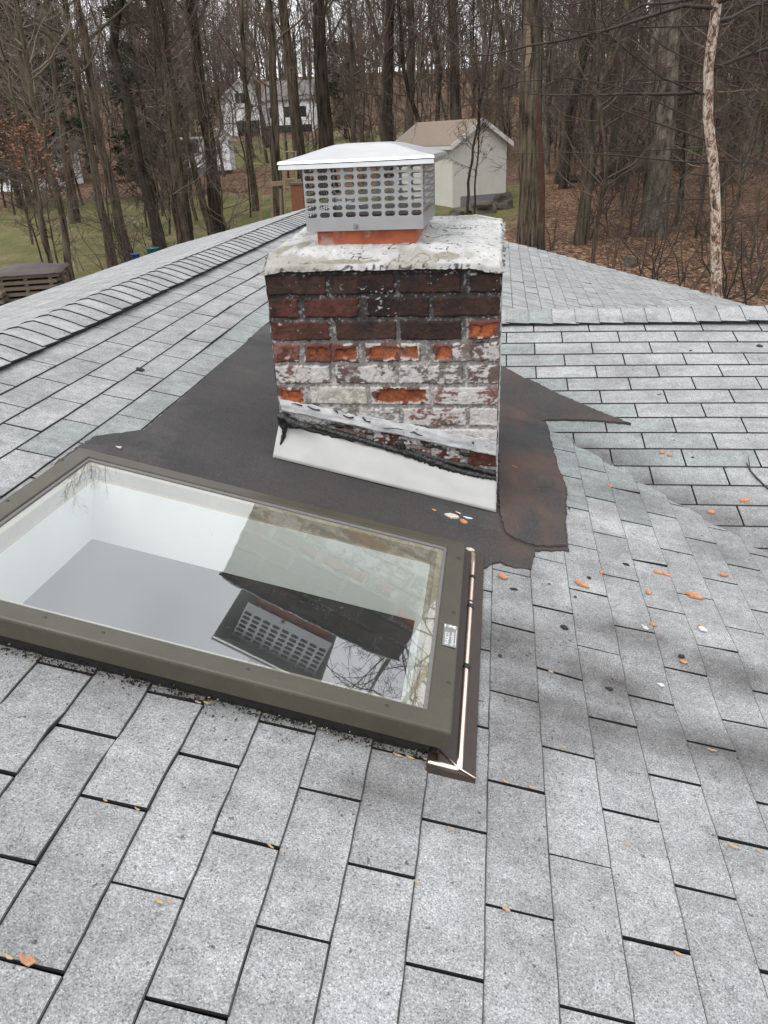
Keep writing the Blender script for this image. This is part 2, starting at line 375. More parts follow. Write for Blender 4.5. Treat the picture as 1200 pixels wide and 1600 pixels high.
def ground_mat():
    q = NT('ground_cover')
    v = q.voro(13.0); sep = q.n.new('ShaderNodeSeparateColor'); q.L(v, sep.inputs[0])
    leaf = q.ramp(sep.outputs[0], [(0.0, (0.036, 0.020, 0.013, 1)), (0.3, (0.105, 0.060, 0.038, 1)), (0.65, (0.185, 0.108, 0.068, 1)), (1.0, (0.33, 0.215, 0.145, 1))])
    leaf = q.mix(leaf, q.ramp(q.noise(0.5, 5, 0.65), [(0.3, 0.55), (0.7, 1.15)]), 1.0, 'MULTIPLY')
    leaf = q.mix(leaf, q.ramp(q.noise(5, 4, 0.7), [(0.3, 0.6), (0.7, 1.2)]), 1.0, 'MULTIPLY')
    gr = q.ramp(q.noise(0.45, 6, 0.7), [(0.3, (0.085, 0.092, 0.036, 1)), (0.5, (0.135, 0.128, 0.056, 1)), (0.72, (0.23, 0.185, 0.105, 1))])
    gr = q.mix(gr, q.ramp(q.noise(18, 4, 0.75), [(0.3, 0.55), (0.7, 1.3)]), 1.0, 'MULTIPLY')
    msk = q.math('ADD', q.attr('lawn', 'Fac'), q.math('MULTIPLY', q.math('SUBTRACT', q.noise(0.35, 7, 0.8), 0.5), 1.9))
    c = q.mix(leaf, gr, q.ramp(msk, [(0.42, 0.0), (0.58, 1.0)]))
    q.bump(q.noise(9, 4, 0.7), 0.8, 0.08); return q.fin(c, 0.95, 0, 0.1)
M['ground'] = ground_mat()
M['siding_white'] = plain('white_siding', (0.74, 0.75, 0.76), 0.6, var=0.08, scale=3)
M['siding_cream'] = plain('cream_panel', (0.54, 0.52, 0.47), 0.7, var=0.16, scale=1.2)
M['trim'] = plain('white_trim', (0.54, 0.53, 0.51), 0.6, var=0.06, scale=6)
M['roof_tan'] = plain('tan_shingles', (0.20, 0.155, 0.12), 0.9, var=0.25, scale=9, bump=0.5)
M['roof_grey'] = plain('grey_shingles', (0.13, 0.12, 0.115), 0.9, var=0.3, scale=5)
M['pane'] = plain('window_pane', (0.018, 0.02, 0.022), 0.12, var=0.3, scale=2)
M['curtain'] = plain('rust_curtain', (0.20, 0.085, 0.04), 0.8, var=0.3, scale=4)
M['base_grey'] = plain('block_base', (0.17, 0.18, 0.19), 0.9, var=0.2, scale=5)
M['tarp_brown'] = plain('brown_tarp', (0.062, 0.046, 0.045), 0.75, var=0.3, scale=9, bump=0.4)
M['board'] = plain('weathered_board', (0.115, 0.085, 0.063), 0.9, var=0.45, scale=7, bump=0.4)
M['wood_tan'] = plain('tan_timber', (0.26, 0.19, 0.125), 0.9, var=0.3, scale=8)
M['wood_rust'] = plain('rust_red_brick', (0.15, 0.055, 0.028), 0.9, var=0.4, scale=14, bump=0.4)
M['stone'] = plain('field_stone', (0.085, 0.074, 0.062), 0.95, var=0.4, scale=4, bump=0.7)
M['blue'] = plain('blue_plastic', (0.012, 0.05, 0.13), 0.5, var=0.2)
M['teal'] = plain('teal_plastic', (0.02, 0.10, 0.11), 0.5, var=0.2)
M['sack'] = plain('pale_sack', (0.55, 0.49, 0.38), 0.8, var=0.2)
M['moss'] = plain('green_moss', (0.05, 0.075, 0.02), 0.95, var=0.4, scale=6, bump=0.5)
M['wall_house'] = plain('house_siding', (0.42, 0.40, 0.37), 0.7, var=0.1, scale=4)

# ------------------------------------------------------------------ THE HOUSE: roof
rng = np.random.RandomState(7)
house = empty('house', (0, 5, GROUND0), 'grey shingled house roof in the foreground carrying the brick chimney and skylight', 'house')
FAR = lambda x: 10.79 - 0.225 * max(x, RIDGE_X) if x > RIDGE_X else 11.30 + 0.0 * x
NEAR = -0.6
HOLE = (-1.272, -0.150, 1.34, 2.112)       # skylight opening x0,x1,y0,y1

class Tabs:
    def __init__(s): s.V = []; s.F = []; s.M = []; s.tone = []; s.fresh = []; s.stain = []
    def tab(s, P8, tone, fresh, stain, worn=0.0):
        """P8: four top corners (upslope, low, low, upslope) then the four bottom corners"""
        if worn:
            e = worn / math.dist(P8[0], P8[1]); mid = lambda a, b_: tuple(b_[i] + (a[i] - b_[i]) * e for i in range(3))
            m1, m2 = mid(P8[0], P8[1]), mid(P8[3], P8[2]); b = len(s.V)
            lo1, lo2 = (P8[1][0], P8[1][1], P8[1][2] - .0012), (P8[2][0], P8[2][1], P8[2][2] - .0012)
            s.V += [m1, lo1, lo2, m2]; s.F.append((b, b + 1, b + 2, b + 3)); s.M.append(2); s.tone += [tone] * 4; s.fresh += [fresh] * 4; s.stain += [stain[1], stain[1], stain[2], stain[2]]
            P8 = [P8[0], m1, m2, P8[3]] + [P8[4], lo1[:2] + (P8[5][2],), lo2[:2] + (P8[6][2],), P8[7]]
            b = len(s.V); s.V += P8[:4] + [P8[4], lo1, lo2, P8[7]] + [P8[5], P8[6]]
            s.F += [(b, b + 1, b + 2, b + 3), (b + 5, b + 8, b + 9, b + 6), (b + 4, b + 8, b + 5, b), (b + 6, b + 9, b + 7, b + 3)]
            s.M += [0, 1, 1, 1]; s.tone += [tone] * 10; s.fresh += [fresh] * 10; s.stain += list(stain) * 2 + list(stain)[1:3]; return
        b = len(s.V); s.V += P8
        s.F += [(b, b + 1, b + 2, b + 3), (b + 4, b + 5, b + 1, b), (b + 5, b + 6, b + 2, b + 1), (b + 6, b + 7, b + 3, b + 2), (b + 7, b + 4, b, b + 3)]
        s.M += [0, 1, 1, 1, 1]; s.tone += [tone] * 8; s.fresh += [fresh] * 8; s.stain += list(stain) * 2
    def quad(s, P, mi=1):
        b = len(s.V); s.V += list(P); s.F.append((b, b + 1, b + 2, b + 3)); s.M.append(mi); s.tone += [0.5] * 4; s.fresh += [0] * 4; s.stain += [0] * 4
    def build(s, name, parent):
        me = mesh_np(name, np.array(s.V), np.array(s.F), [M['shingle'], M['asphalt'], M['worn']], s.M)
        for k, v in (('tone', s.tone), ('fresh', s.fresh), ('stain', s.stain)): attr_float(me, k, v)
        return link(name, me, parent)
def rect_minus(r, h):
    x0, x1, y0, y1 = r; a0, a1, b0, b1 = h
    if x1 <= a0 or x0 >= a1 or y1 <= b0 or y0 >= b1: return [r]
    out = []
    if x0 < a0: out.append((x0, a0, y0, y1)); x0 = a0
    if x1 > a1: out.append((a1, x1, y0, y1)); x1 = a1
    if y0 < b0: out.append((x0, x1, y0, b0))
    if y1 > b1: out.append((x0, x1, b1, y1))
    return out
DARK_PATCHES = [(0.05, 1.80, .16, .10, .75), (0.30, 1.75, .22, .09, .9), (0.20, 1.58, .22, .10, .75), (0.62, 1.60, .24, .09, .85), (0.95, 1.56, .28, .085, .9), (1.25, 1.62, .3, .1, .8),
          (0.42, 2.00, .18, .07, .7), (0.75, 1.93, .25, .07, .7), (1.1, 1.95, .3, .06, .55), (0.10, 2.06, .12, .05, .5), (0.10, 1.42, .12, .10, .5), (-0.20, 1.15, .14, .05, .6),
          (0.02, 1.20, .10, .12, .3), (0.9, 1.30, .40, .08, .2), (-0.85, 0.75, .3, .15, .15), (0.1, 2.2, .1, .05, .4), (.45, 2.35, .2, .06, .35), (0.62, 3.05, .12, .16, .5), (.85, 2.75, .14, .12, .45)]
def dark_patch_main(x, y):  # soft dark blobs at chosen spots of the main slope
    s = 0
    for a, b, c, d, e in DARK_PATCHES: s = max(s, min(1, e * 1.2) * math.exp(-((x - a) / c) ** 2 - ((y - b) / d) ** 2))
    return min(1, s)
tb = Tabs()
# deck under the shingles
xs = [RIDGE_X, HOLE[0], HOLE[1], 0.6, 1.6, 2.6, EAVE_R]
ys = [NEAR, HOLE[2], HOLE[3], 4.0, 6.0, 8.0, 10.0, 99]
for i in range(len(xs) - 1):
    for j in range(len(ys) - 1):
        if i == 1 and j == 1: continue
        x0, x1 = xs[i], xs[i + 1]; y0 = ys[j]
        ya, yb = (ys[j + 1], ys[j + 1]) if ys[j + 1] < 99 else (FAR(x0), FAR(x1))
        q = [(x0, y0), (x1, y0), (x1, yb), (x0, ya)]
        tb.quad([(a, b, zmain(a) - 0.045) for a, b in q])
def course_x(k):
    if k <= -10: return -1.29 - (-10 - k) * 0.1315
    return k * 0.1273 / CS + (0.006 if k >= 0 else 0)
TABL = 0.305
for k in range(-16, 32):
    xa, xb = course_x(k), course_x(k + 1)
    if k == -10: xa, xb = -1.29, course_x(-9)
    if k == -16: xa = RIDGE_X + 0.02
    if xb > EAVE_R: break
    off = (0.18 if k % 2 == 0 else 0.68) + rng.uniform(-.02, .02)
    far = FAR(xb)
    rown = rng.uniform(-.06, .06)
    for n in range(int(NEAR / TABL) - 1, int(far / TABL) + 2):
        ya = (n + off) * TABL + 0.0036 + rng.uniform(-.0015, .0015); yb = (n + 1 + off) * TABL - 0.0036 + rng.uniform(-.0015, .0015)
        yb = min(yb, far); ya = max(ya, NEAR)
        if yb - ya < 0.02: continue
        xm, ym = (xa + xb) / 2, (ya + yb) / 2
        if xb < -1.15 and yb < 1.0: continue
        if xm > 0.2 and zmain(xm) < zwing(ym) - 0.10 and ym < WRY: continue      # well under the wing
        if xm > 0.2 and ym >= WRY and zmain(xm) < zwing(WRY) - WS * (ym - WRY) - 0.1: continue
        if -0.76 < xm < -0.02 and 2.70 < ym < 3.36: continue                      # under the chimney
        tone = float(np.clip(0.5 + rown + rng.normal(0, .075), 0, 1)); fresh = 0.0
        if k == -11 and ym > 2.4 and ym < 5.0: fresh = rng.uniform(.5, 1.0)
        if k == -12 and 2.3 < ym < 2.6: fresh = .8
        if 2 <= k <= 4 and 2.85 < ym < 3.9: fresh = rng.uniform(.6, 1.0); tone = max(0.3, tone - .1)
        if k in (1, 2, 3, 4, 5) and 2.1 < ym < 2.9: tone = min(1, tone + .18)
        if k > 5 and ym < 2.6: tone = min(1, tone + .12)
        j0, j1 = rng.uniform(-.0018, .0018, 2); curl = rng.uniform(0, .0012); lift = [0, rng.uniform(.002, .006) if rng.rand() < .12 else 0, rng.uniform(.002, .006) if rng.rand() < .12 else 0, 0]
        if 1.9 < ym < 3.2 and xm < .45: lift = [0] * 4
        pieces = rect_minus((xa, xb, ya, yb), HOLE)
        if ym < 3.4 and xm < 1.9:       # finer, uneven outlines and dark patches close by
            pieces = [(a, b_, c_ + (d_ - c_) * q / 5, c_ + (d_ - c_) * (q + 1) / 5) for a, b_, c_, d_ in pieces for q in range(5)]; jl = list(rng.uniform(-.0013, .0013, 6)); je = rng.uniform(-.0011, .0011, 4); lf = lift
        for pi_, (x0, x1, y0, y1) in enumerate(pieces):
            fine = ym < 3.4 and xm < 1.9; q = pi_ % 5
            if fine: j0, j1 = jl[q], jl[q + 1]; lift = [0, lf[1] * max(0, 1 - q / 2), lf[1] * max(0, 1 - (q + 1) / 2), 0]
            top = []
            e0, e1_, e2_, e3_ = (0, 0, 0, 0) if not fine else ((je[0], je[1]) if q == 0 else (0, 0)) + ((je[2], je[3]) if q == 4 else (0, 0))
            for ci, (x, y) in enumerate(((x0, y0 + e0), (x1 + j0, y0 + e1_), (x1 + j1, y1 + e2_), (x0, y1 + e3_))):
                fr = (x - xa) / (xb - xa)
                top.append((x, y, zmain(x) + float(sag(x, y)) + 0.0005 + 0.0042 * fr + curl * fr + lift[ci]))
            bot = [(x, y, z - 0.009) for x, y, z in top]
            tb.tab(top + bot, tone, fresh, [dark_patch_main(p[0], p[1]) for p in top], .0022 if ym < 4.5 else .0048)
# the slope behind the ridge, falling to the left
tb.quad([(RIDGE_X, NEAR, zleft(RIDGE_X) - .012), (RIDGE_X, 11.3, zleft(RIDGE_X) - .012), (EAVE_L, 11.3, zleft(EAVE_L) - .012), (EAVE_L, NEAR, zleft(EAVE_L) - .012)])
for k in range(0, 21):
    xa = RIDGE_X - k * 0.127 / CS; xb = max(EAVE_L, xa - 0.127 / CS); off = 0.18 if k % 2 else .68
    for n in range(2, 37):
        ya = (n + off) * TABL + .0035; yb = min(11.3, ya + TABL - .007)
        if yb - ya < .03: continue
        tone = float(np.clip(.62 + rng.normal(0, .13), 0, 1))
        top = [(xa, ya, zleft(xa) + .001), (xb, ya, zleft(xb) + .006), (xb, yb, zleft(xb) + .006), (xa, yb, zleft(xa) + .001)]
        tb.tab(top + [(x, y, z - .01) for x, y, z in top], tone, 0, [0] * 4)
roof = tb.build('roof', house)

# ridge cap: folded pieces lapping towards the camera
def ridge_cap(name, parent, n, step, place, half, rise, lift, tone=0.62, fresh_at=()):
    t = Tabs(); K = 8
    for i in range(n):
        tn = float(np.clip(tone + rng.normal(0, .13), 0, 1)); fr = 0.9 if i in fresh_at else 0
        s0 = i * step; s1 = s0 + step * 1.12
        wob = rng.uniform(-.004, .004)
        rowA, rowB = [], []
        for j in range(K + 1):
            c = -1 + 2 * j / K
            hh = lift * (1 if c > 0 else 1 + c * .85) + rise * (1 - c * c)
            rowA.append(place(c * half + wob, s0, hh + 0.008)); rowB.append(place(c * half + wob, s1, hh + 0.001))
        for j in range(K):
            top = [rowA[j], rowA[j + 1], rowB[j + 1], rowB[j]]
            t.tab([tuple(p) for p in top] + [(p[0], p[1], p[2] - .008) for p in top], tn, fr, [0] * 4)
    return t.build(name, parent)
def pl_main(c, s, h):
    x = RIDGE_X + 0.02 + c; z = (zmain(x) if x > RIDGE_X else zleft(x)); wv = 0.006 * math.sin(2.1 * s + 1) + .004 * math.sin(5.3 * s)
    return (x + wv, 1.3 + s, z + h + wv * .5)
ridge_cap('ridge_cap', roof, 78, 0.127, pl_main, 0.175, 0.016, 0.025)

# cross wing
tw = Tabs(); WCS = math.sqrt(1 + WS * WS); WROW = 0.1298; WTAB = 0.3205
tw.quad([(-1.2, WRY, zwing(WRY) - .012), (6.0, WRY, zwing(WRY) - .012), (6.0, 0.8, zwing(0.8) - .012), (-1.2, 0.8, zwing(.8) - .012)])
tw.quad([(-1.2, WRY, zwing(WRY) - .012), (6.0, WRY, zwing(WRY) - .012), (6.0, 9.4, zwing(WRY) - WS * (9.4 - WRY) - .012), (-1.2, 9.4, zwing(WRY) - WS * (9.4 - WRY) - .012)])
def wing_sag(x, y): return float(0.005 * np.sin(2.2 * x + 1.3 * y) + 0.004 * np.sin(4.1 * y - 1.1 * x))
for k in range(6, 38):
    yb = k * WROW; ya = min(WRY, (k + 1) * WROW); off = 0.19 if k % 2 == 1 else 0.69
    rown = rng.uniform(-.05, .05)
    for n in range(-4, 19):
        x0 = (n + off) * WTAB + .0035; x1 = (n + 1 + off) * WTAB - .0035; xm = (x0 + x1) / 2
        if zwing((ya + yb) / 2) < min(zmain(x0), zmain(x1)) - .09 and zwing(yb) < zmain(x1) - .02 - 0.0: continue
        tone = float(np.clip(.62 + rown + rng.normal(0, .10), 0, 1)); fresh = 0
        vx = (H0 - WZ - WS * yb) / T            # valley x at this row
        d = x0 - vx
        if d < 0.45 and yb > 3.3: fresh = rng.uniform(.5, 1); tone = max(.3, tone - .15)
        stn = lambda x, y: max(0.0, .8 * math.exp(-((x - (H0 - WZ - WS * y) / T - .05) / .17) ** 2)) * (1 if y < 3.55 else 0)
        j0, j1 = rng.uniform(-.0018, .0018, 2)
        top = [(x0, ya, zwing(ya) + .001), (x0, yb + j0, zwing(yb) + .0065), (x1, yb + j1, zwing(yb) + .0065), (x1, ya, zwing(ya) + .001)]
        top = [(x, y, z + wing_sag(x, y)) for x, y, z in top]
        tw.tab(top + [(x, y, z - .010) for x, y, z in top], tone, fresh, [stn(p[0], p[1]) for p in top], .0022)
wing = tw.build('wing_roof', house)
def pl_wing(c, s, h):
    y = WRY - c; z = zwing(y) if y < WRY else zwing(WRY) - WS * (y - WRY)
    return (-0.9 + s, y, z + h + .004 * math.sin(3 * s))
ridge_cap('ridge_cap', wing, 50, 0.137, pl_wing, 0.165, 0.010, 0.024, .72, fresh_at=(7, 8))

# walls and eaves under the roof
wb = MB()
wb.box((EAVE_L + .4, -0.4, GROUND0 - .3), (EAVE_R - .4, -0.25, -2.0)); wb.box((EAVE_L + .4, -0.25, GROUND0 - .3), (EAVE_L + .55, 10.6, zleft(EAVE_L + .4) - .06))
wb.box((EAVE_L + .55, 9.6, GROUND0 - .3), (EAVE_R - .55, 9.75, -2.35)); wb.box((EAVE_R - .55, -0.25, GROUND0 - .3), (EAVE_R - .4, 9.75, zmain(EAVE_R) - .06))
wb.box((EAVE_L - .02, NEAR, zleft(EAVE_L) - .17), (EAVE_L + .02, 11.3, zleft(EAVE_L) - .016)); wb.box((EAVE_R - .02, NEAR, zmain(EAVE_R) - .17), (EAVE_R + .02, 9.9, zmain(EAVE_R) - .016))
wb.build('wall', M['wall_house'], house)

# bitumen felt round the chimney
def felt_sheet(name, outline, zf, lift, parent, res=0.03, rustf=None, seed=3):
    P = np.array(outline, float)
    d = []
    for i in range(len(P)):
        a, b = P[i], P[(i + 1) % len(P)]; nn = max(1, int(np.linalg.norm(b - a) / (res * .45)))
        for k in range(nn):
            q = a + (b - a) * k / nn; nz = rng.normal(0, .0024, 2) if 0 < k else rng.normal(0, .002, 2); d.append(q + nz)
    d = np.array(d); bm = bmesh.new(); vs_ = [bm.verts.new((p[0], p[1], 0)) for p in d]
    f = bm.faces.new(vs_); bmesh.ops.triangulate(bm, faces=[f])
    for _ in range(3):
        ed = [e for e in bm.edges if e.calc_length() > res * 2.2]
        if not ed: break
        bmesh.ops.subdivide_edges(bm, edges=ed, cuts=1); bmesh.ops.triangulate(bm, faces=bm.faces[:])
    bmesh.ops.recalc_face_normals(bm, faces=bm.faces[:])
    if sum(f.normal.z for f in bm.faces) < 0: bmesh.ops.reverse_faces(bm, faces=bm.faces[:])
    r = bmesh.ops.extrude_face_region(bm, geom=bm.faces[:])
    up = [v for v in r['geom'] if isinstance(v, bmesh.types.BMVert)]; ups = set(up)
    co = np.array([v.co[:2] for v in bm.verts]); nz = vnoise(co[:, 0], co[:, 1], .22, seed) * .0035 + np.maximum(0, .35 - np.abs(vnoise(co[:, 0], co[:, 1], .5, seed + 40, 2))) * .012
    for i, v in enumerate(bm.verts):
        base = zf(v.co.x, v.co.y); v.co.z = base + (lift + nz[i] if v in ups else -.004)
    bmesh.ops.recalc_face_normals(bm, faces=bm.faces[:])
    me = bpy.data.meshes.new(name); bm.to_mesh(me); bm.free(); me.materials.append(M['felt'])
    attr_float(me, 'rust', [rustf(v.co.x, v.co.y) if rustf else 0 for v in me.vertices])
    return link(name, me, parent)
def uv(px, py): p = on_main(px, py); return (p[0], p[1])
def uvw(px, py): p = on_wing(px, py); return (p[0], p[1])
zf_main = lambda x, y: zmain(x) + float(sag(x, y))
felt_sheet('felt_patch', [(-1.395, 2.13), (-1.395, 2.40), uv(225, 676), (-1.285, 3.3), (-1.285, 4.32), (-1.28, 4.9), (-0.6, 4.9), (-0.1, 4.3), uv(800, 640), uv(853, 657), uv(862, 700), uv(872, 735), uv(886, 770), uv(884, 815), uv(888, 862), uv(836, 862), uv(829, 893), uv(790, 885), (0.03, 2.235), (-0.03, 2.15), (-0.6, 2.13)],
           zf_main, 0.0105, roof, rustf=lambda x, y: float(np.clip((x + .05) / .15, 0, 1)) if y > 2.3 else 0.3)
felt_sheet('felt_patch', [(-0.95, 4.87), uvw(772, 560), uvw(786, 574), uvw(860, 612), uvw(925, 642), uvw(986, 667), uvw(930, 660), uvw(855, 658), (0.0, 3.6), (-0.5, 4.2)],
           lambda x, y: zwing(y) + wing_sag(x, y), 0.0125, wing, rustf=lambda x, y: .4, seed=5)

felt_sheet('felt_patch', [uv(778, 634), uv(815, 640), uv(851, 659), uv(860, 700), uv(870, 735), uv(884, 770), uv(882, 815), uv(885, 858), uv(838, 858), uv(812, 850), uv(790, 838), uv(780, 800)], zf_main, 0.0165, roof, rustf=lambda x, y: 1.0, seed=9)
# ------------------------------------------------------------------ chimney
CX0, CX1, CY0, CY1, CTOP = -0.779, 0.011, 2.632, 3.42, -0.403
ROWH = 0.0775
def masonry_face(width, depth, rows, res, seed):
    """heightfield brick face. rows: list of bricks per course [(u0,u1,kind,white)], u in 0..1. returns heights, colours on a grid"""
    nu, nv = int(width / res) + 1, int(depth / res) + 1
    U, Vv = np.meshgrid(np.linspace(0, width, nu), np.linspace(0, depth, nv))       # Vv measured downwards
    wx = vnoise(U, Vv, .05, seed + 1) * .0035 + vnoise(U, Vv, .012, seed + 9, 2) * .0022; wy = vnoise(U, Vv, .06, seed + 2) * .0035 + vnoise(U, Vv, .011, seed + 8, 2) * .002
    Ud, Vd = U + wx, Vv + wy
    n3 = vnoise(U, Vv, .07, seed + 3, 4); n1 = vnoise(U, Vv, .022, seed + 4, 4); n2 = vnoise(U, Vv, .008, seed + 5, 3); streak = vnoise(U * .35, Vv, .009, seed + 6, 3)
    ht = np.zeros_like(U); col = np.zeros(U.shape + (3,))
    soot = 1 - sst(.06, .36, Vv)
    mort = np.array([.17, .16, .148])[None, None] * (1 + .35 * n1[..., None]) * (1 - .84 * soot[..., None])
    mort = np.where((n2 > .35)[..., None], mort * .3 + np.array([.36, .35, .33]) * .7 * (1 - .35 * soot[..., None]), mort)
    mort = np.where((n1 < -.5)[..., None] & (soot > .3)[..., None], np.array([.02, .019, .017]), mort)
    col[:] = np.clip(mort, .01, .8); ht += n1 * .0012 - .001
    for r, bricks in enumerate(rows):
        v0, v1 = r * ROWH + .007, (r + 1) * ROWH - .006
        for (u0, u1, kind, white) in bricks:
            a0, a1 = u0 * width, u1 * width
            d = np.minimum(np.minimum(Ud - a0, a1 - Ud), np.minimum(Vd - v0, v1 - Vd))
            inside = d > 0
            e = np.clip(d / .006, 0, 1); e = e * (2 - e)
            tint = 1 + .3 * np.random.RandomState(seed + 31 * r + int(u0 * 97)).normal()*.5
            if kind == 'o':      # spalled face: rough orange core sunk below a rim
                sp = sst(.006, .013, d + .009 * n1 + .011 * n3 - .003); core = np.array([.26, .074, .027]) * (1 + .35 * n1[..., None] + .18 * n2[..., None]) * tint
                core = np.where((n3 + .4 * n1 < -.35)[..., None], core * np.array([.45, .38, .4]), core)
                rimw = np.where((n1 > -.1 + .6 * (1 - white))[..., None], np.array([.36, .34, .32]), np.array([.10, .04, .03]))
                c = rimw * (1 - sp[..., None]) + core * sp[..., None]
                h = .006 * e - sp * (.010 + .005 * n1 + .004 * n3)
            else:
                base = {'d': np.array([.027, .0135, .0100]), 'm': np.array([.062, .0215, .0155]), 'r': np.array([.115, .040, .028]), 'g': np.array([.11, .10, .09]), 'c': np.array([.36, .335, .28]), 'k': np.array([.022, .020, .020])}[kind]
                c = base[None, None] * (1 + .42 * n1[..., None] + .30 * n2[..., None]) * tint
                c = np.where((n3 > .35)[..., None], c * .5, c); c = np.where((n2 + .3 * n3 > .95)[..., None], np.array([.20, .18, .165]), c)
                wmask = (n3 * .75 + streak * .55 + .3 * n2) > (1.05 - 1.75 * white)
                wcol = np.array([.385, .37, .355]) * (1 + .12 * n2[..., None] + .12 * n1[..., None])
                soft = np.clip(((n3 * .75 + streak * .55 + .3 * n2) - (1.05 - 1.75 * white)) / .35, 0, 1)[..., None]; c = c * (1 - .20 * sst(.0, 1.0, soft + .6 * (white > .5))) + wcol * .20 * sst(.0, 1.0, soft + .6 * (white > .5)) if white > .5 else c
                c = np.where(wmask[..., None], wcol * (.55 + .45 * soft) + c * .45 * (1 - soft), c)
                h = .006 * e + .0010 * n1 + .0007 * n2 + np.where(wmask, .0008, 0)
            ht = np.where(inside, h, ht); col = np.where(inside[..., None], np.clip(c, .008, .85), col)
    # old whitewash and salts smeared over bricks and joints lower down, soot higher up
    sm = sst(.12, .62, vnoise(U * .6, Vv, .05, seed + 12, 4) + .45 * n1 + .25 * n2) * sst(.20, .42, Vv) * .62; sm = np.where((col[..., 0] > .2) & (col[..., 2] < .06), sm * .25, sm)[..., None]
    col = col * (1 - sm) + np.array([.40, .385, .365]) * (1 + .12 * n2[..., None]) * sm
    sk = (sst(.0, .6, vnoise(U, Vv, .08, seed + 13, 4) + .3 * n1) * (1 - sst(.10, .34, Vv)) * .75)[..., None]; col = col * (1 - sk) + np.array([.014, .011, .010]) * sk
    ht = ht + .0012 * vnoise(U, Vv, .016, seed + 14, 3)
    return U, Vv, ht, np.clip(col, .006, .85)
FRONT = [
 [(0, .262, 'd', .12), (.288, .557, 'd', .12), (.580, .838, 'd', .16), (.876, 1, 'd', .25)],
 [(.0, .130, 'm', .18), (.158, .397, 'm', .2), (.434, .700, 'd', .22), (.722, 1, 'd', .15)],
 [(.0, .262, 'm', .38), (.292, .555, 'd', .22), (.574, .838, 'd', .14), (.857, 1, 'o', .2)],
 [(.0, .118, 'r', .45), (.142, .262, 'o', .3), (.264, .386, 'o', .3), (.417, .662, 'o', .7), (.716, .80, 'o', .4), (.80, 1, 'm', .62)],
 [(.0, .250, 'r', .60), (.278, .545, 'm', .58), (.566, .846, 'g', .58), (.870, 1, 'm', .70)],
 [(.0, .128, 'o', .7), (.154, .412, 'c', .55), (.432, .700, 'o', 1), (.714, 1, 'r', .66)],
 [(.0, .26, 'g', .6), (.29, .560, 'g', .66), (.577, .860, 'r', .74), (.876, 1, 'c', .7)],
 [(.0, .130, 'm', .5), (.156, .400, 'm', .55), (.43, .70, 'm', .5), (.716, 1, 'c', .75)],
 [(.0, .262, 'r', .4), (.29, .557, 'm', .45), (.58, .838, 'r', .35), (.872, 1, 'm', .3)],
 [(.0, .130, 'm', .3), (.158, .397, 'k', .3), (.434, .700, 'r', .35), (.722, 1, 'k', .2)],
 [(.0, .262, 'k', .2), (.29, .557, 'k', .2), (.58, .838, 'k', .25), (.872, 1, 'k', .2)],
 [(.0, .5, 'k', .2), (.51, 1, 'k', .2)], [(.0, .5, 'k', .2), (.51, 1, 'k', .2)]]
def rand_rows(n, width, seed):
    r = random.Random(seed); out = []
    for i in range(n):
        u = -0.13 * (i % 2) / width * 1.0; row = []
        while u < 1:
            w_ = .205 / width; a, b = max(0, u), min(1, u + w_)
            if b - a > .03: row.append((a, b, r.choice('ddmmrgo' if i > 2 else 'ddm'), r.uniform(.1, .7) if i > 1 else .15))
            u += w_ + .02
        out.append(row)
    return out
Vs, Fs, Cs = [], [], []; nv = 0
DEP = 0.98
for (o, eu, ew, wd, dp, rows, res, sd_) in (
    ((CX0, CY0, CTOP), (1, 0, 0), (0, -1, 0), CX1 - CX0, DEP, FRONT, .0026, 11),
    ((CX1, CY0, CTOP), (0, 1, 0), (1, 0, 0), CY1 - CY0, DEP, rand_rows(13, CY1 - CY0, 2), .006, 21),
    ((CX0, CY1, CTOP), (0, -1, 0), (-1, 0, 0), CY1 - CY0, DEP, rand_rows(13, CY1 - CY0, 3), .006, 31),
    ((CX1, CY1, CTOP), (-1, 0, 0), (0, 1, 0), CX1 - CX0, DEP, rand_rows(13, CX1 - CX0, 4), .008, 41)):
    U, W_, ht, cl = masonry_face(wd, dp, rows, res, sd_)
    o, eu, ew = map(np.array, (o, eu, ew))
    if sd_ in (21, 31): cl = cl * .35 + np.array([.42, .41, .40]) * .65       # the side faces are mostly painted white
    edge = np.clip(np.minimum(U, wd - U) / .012, 0, 1); ht = ht * edge + (1 - edge) * (.0025 + .0035 * vnoise(U * 0, W_, .03, 77))
    P = o[None, None] + U[..., None] * eu + ht[..., None] * ew - W_[..., None] * np.array([0, 0, 1.0])
    n_v, n_u = U.shape; idx = np.arange(n_v * n_u).reshape(n_v, n_u) + nv
    Vs.append(P.reshape(-1, 3)); Cs.append(cl.reshape(-1, 3)); nv += n_v * n_u
    Fs.append(np.stack([idx[1:, :-1], idx[1:, 1:], idx[:-1, 1:], idx[:-1, :-1]], -1).reshape(-1, 4))
me = mesh_np('chimney', np.concatenate(Vs), np.concatenate(Fs), M['masonry']); attr_color(me, 'paint', np.concatenate(Cs))
chimney = link('chimney', me, house)

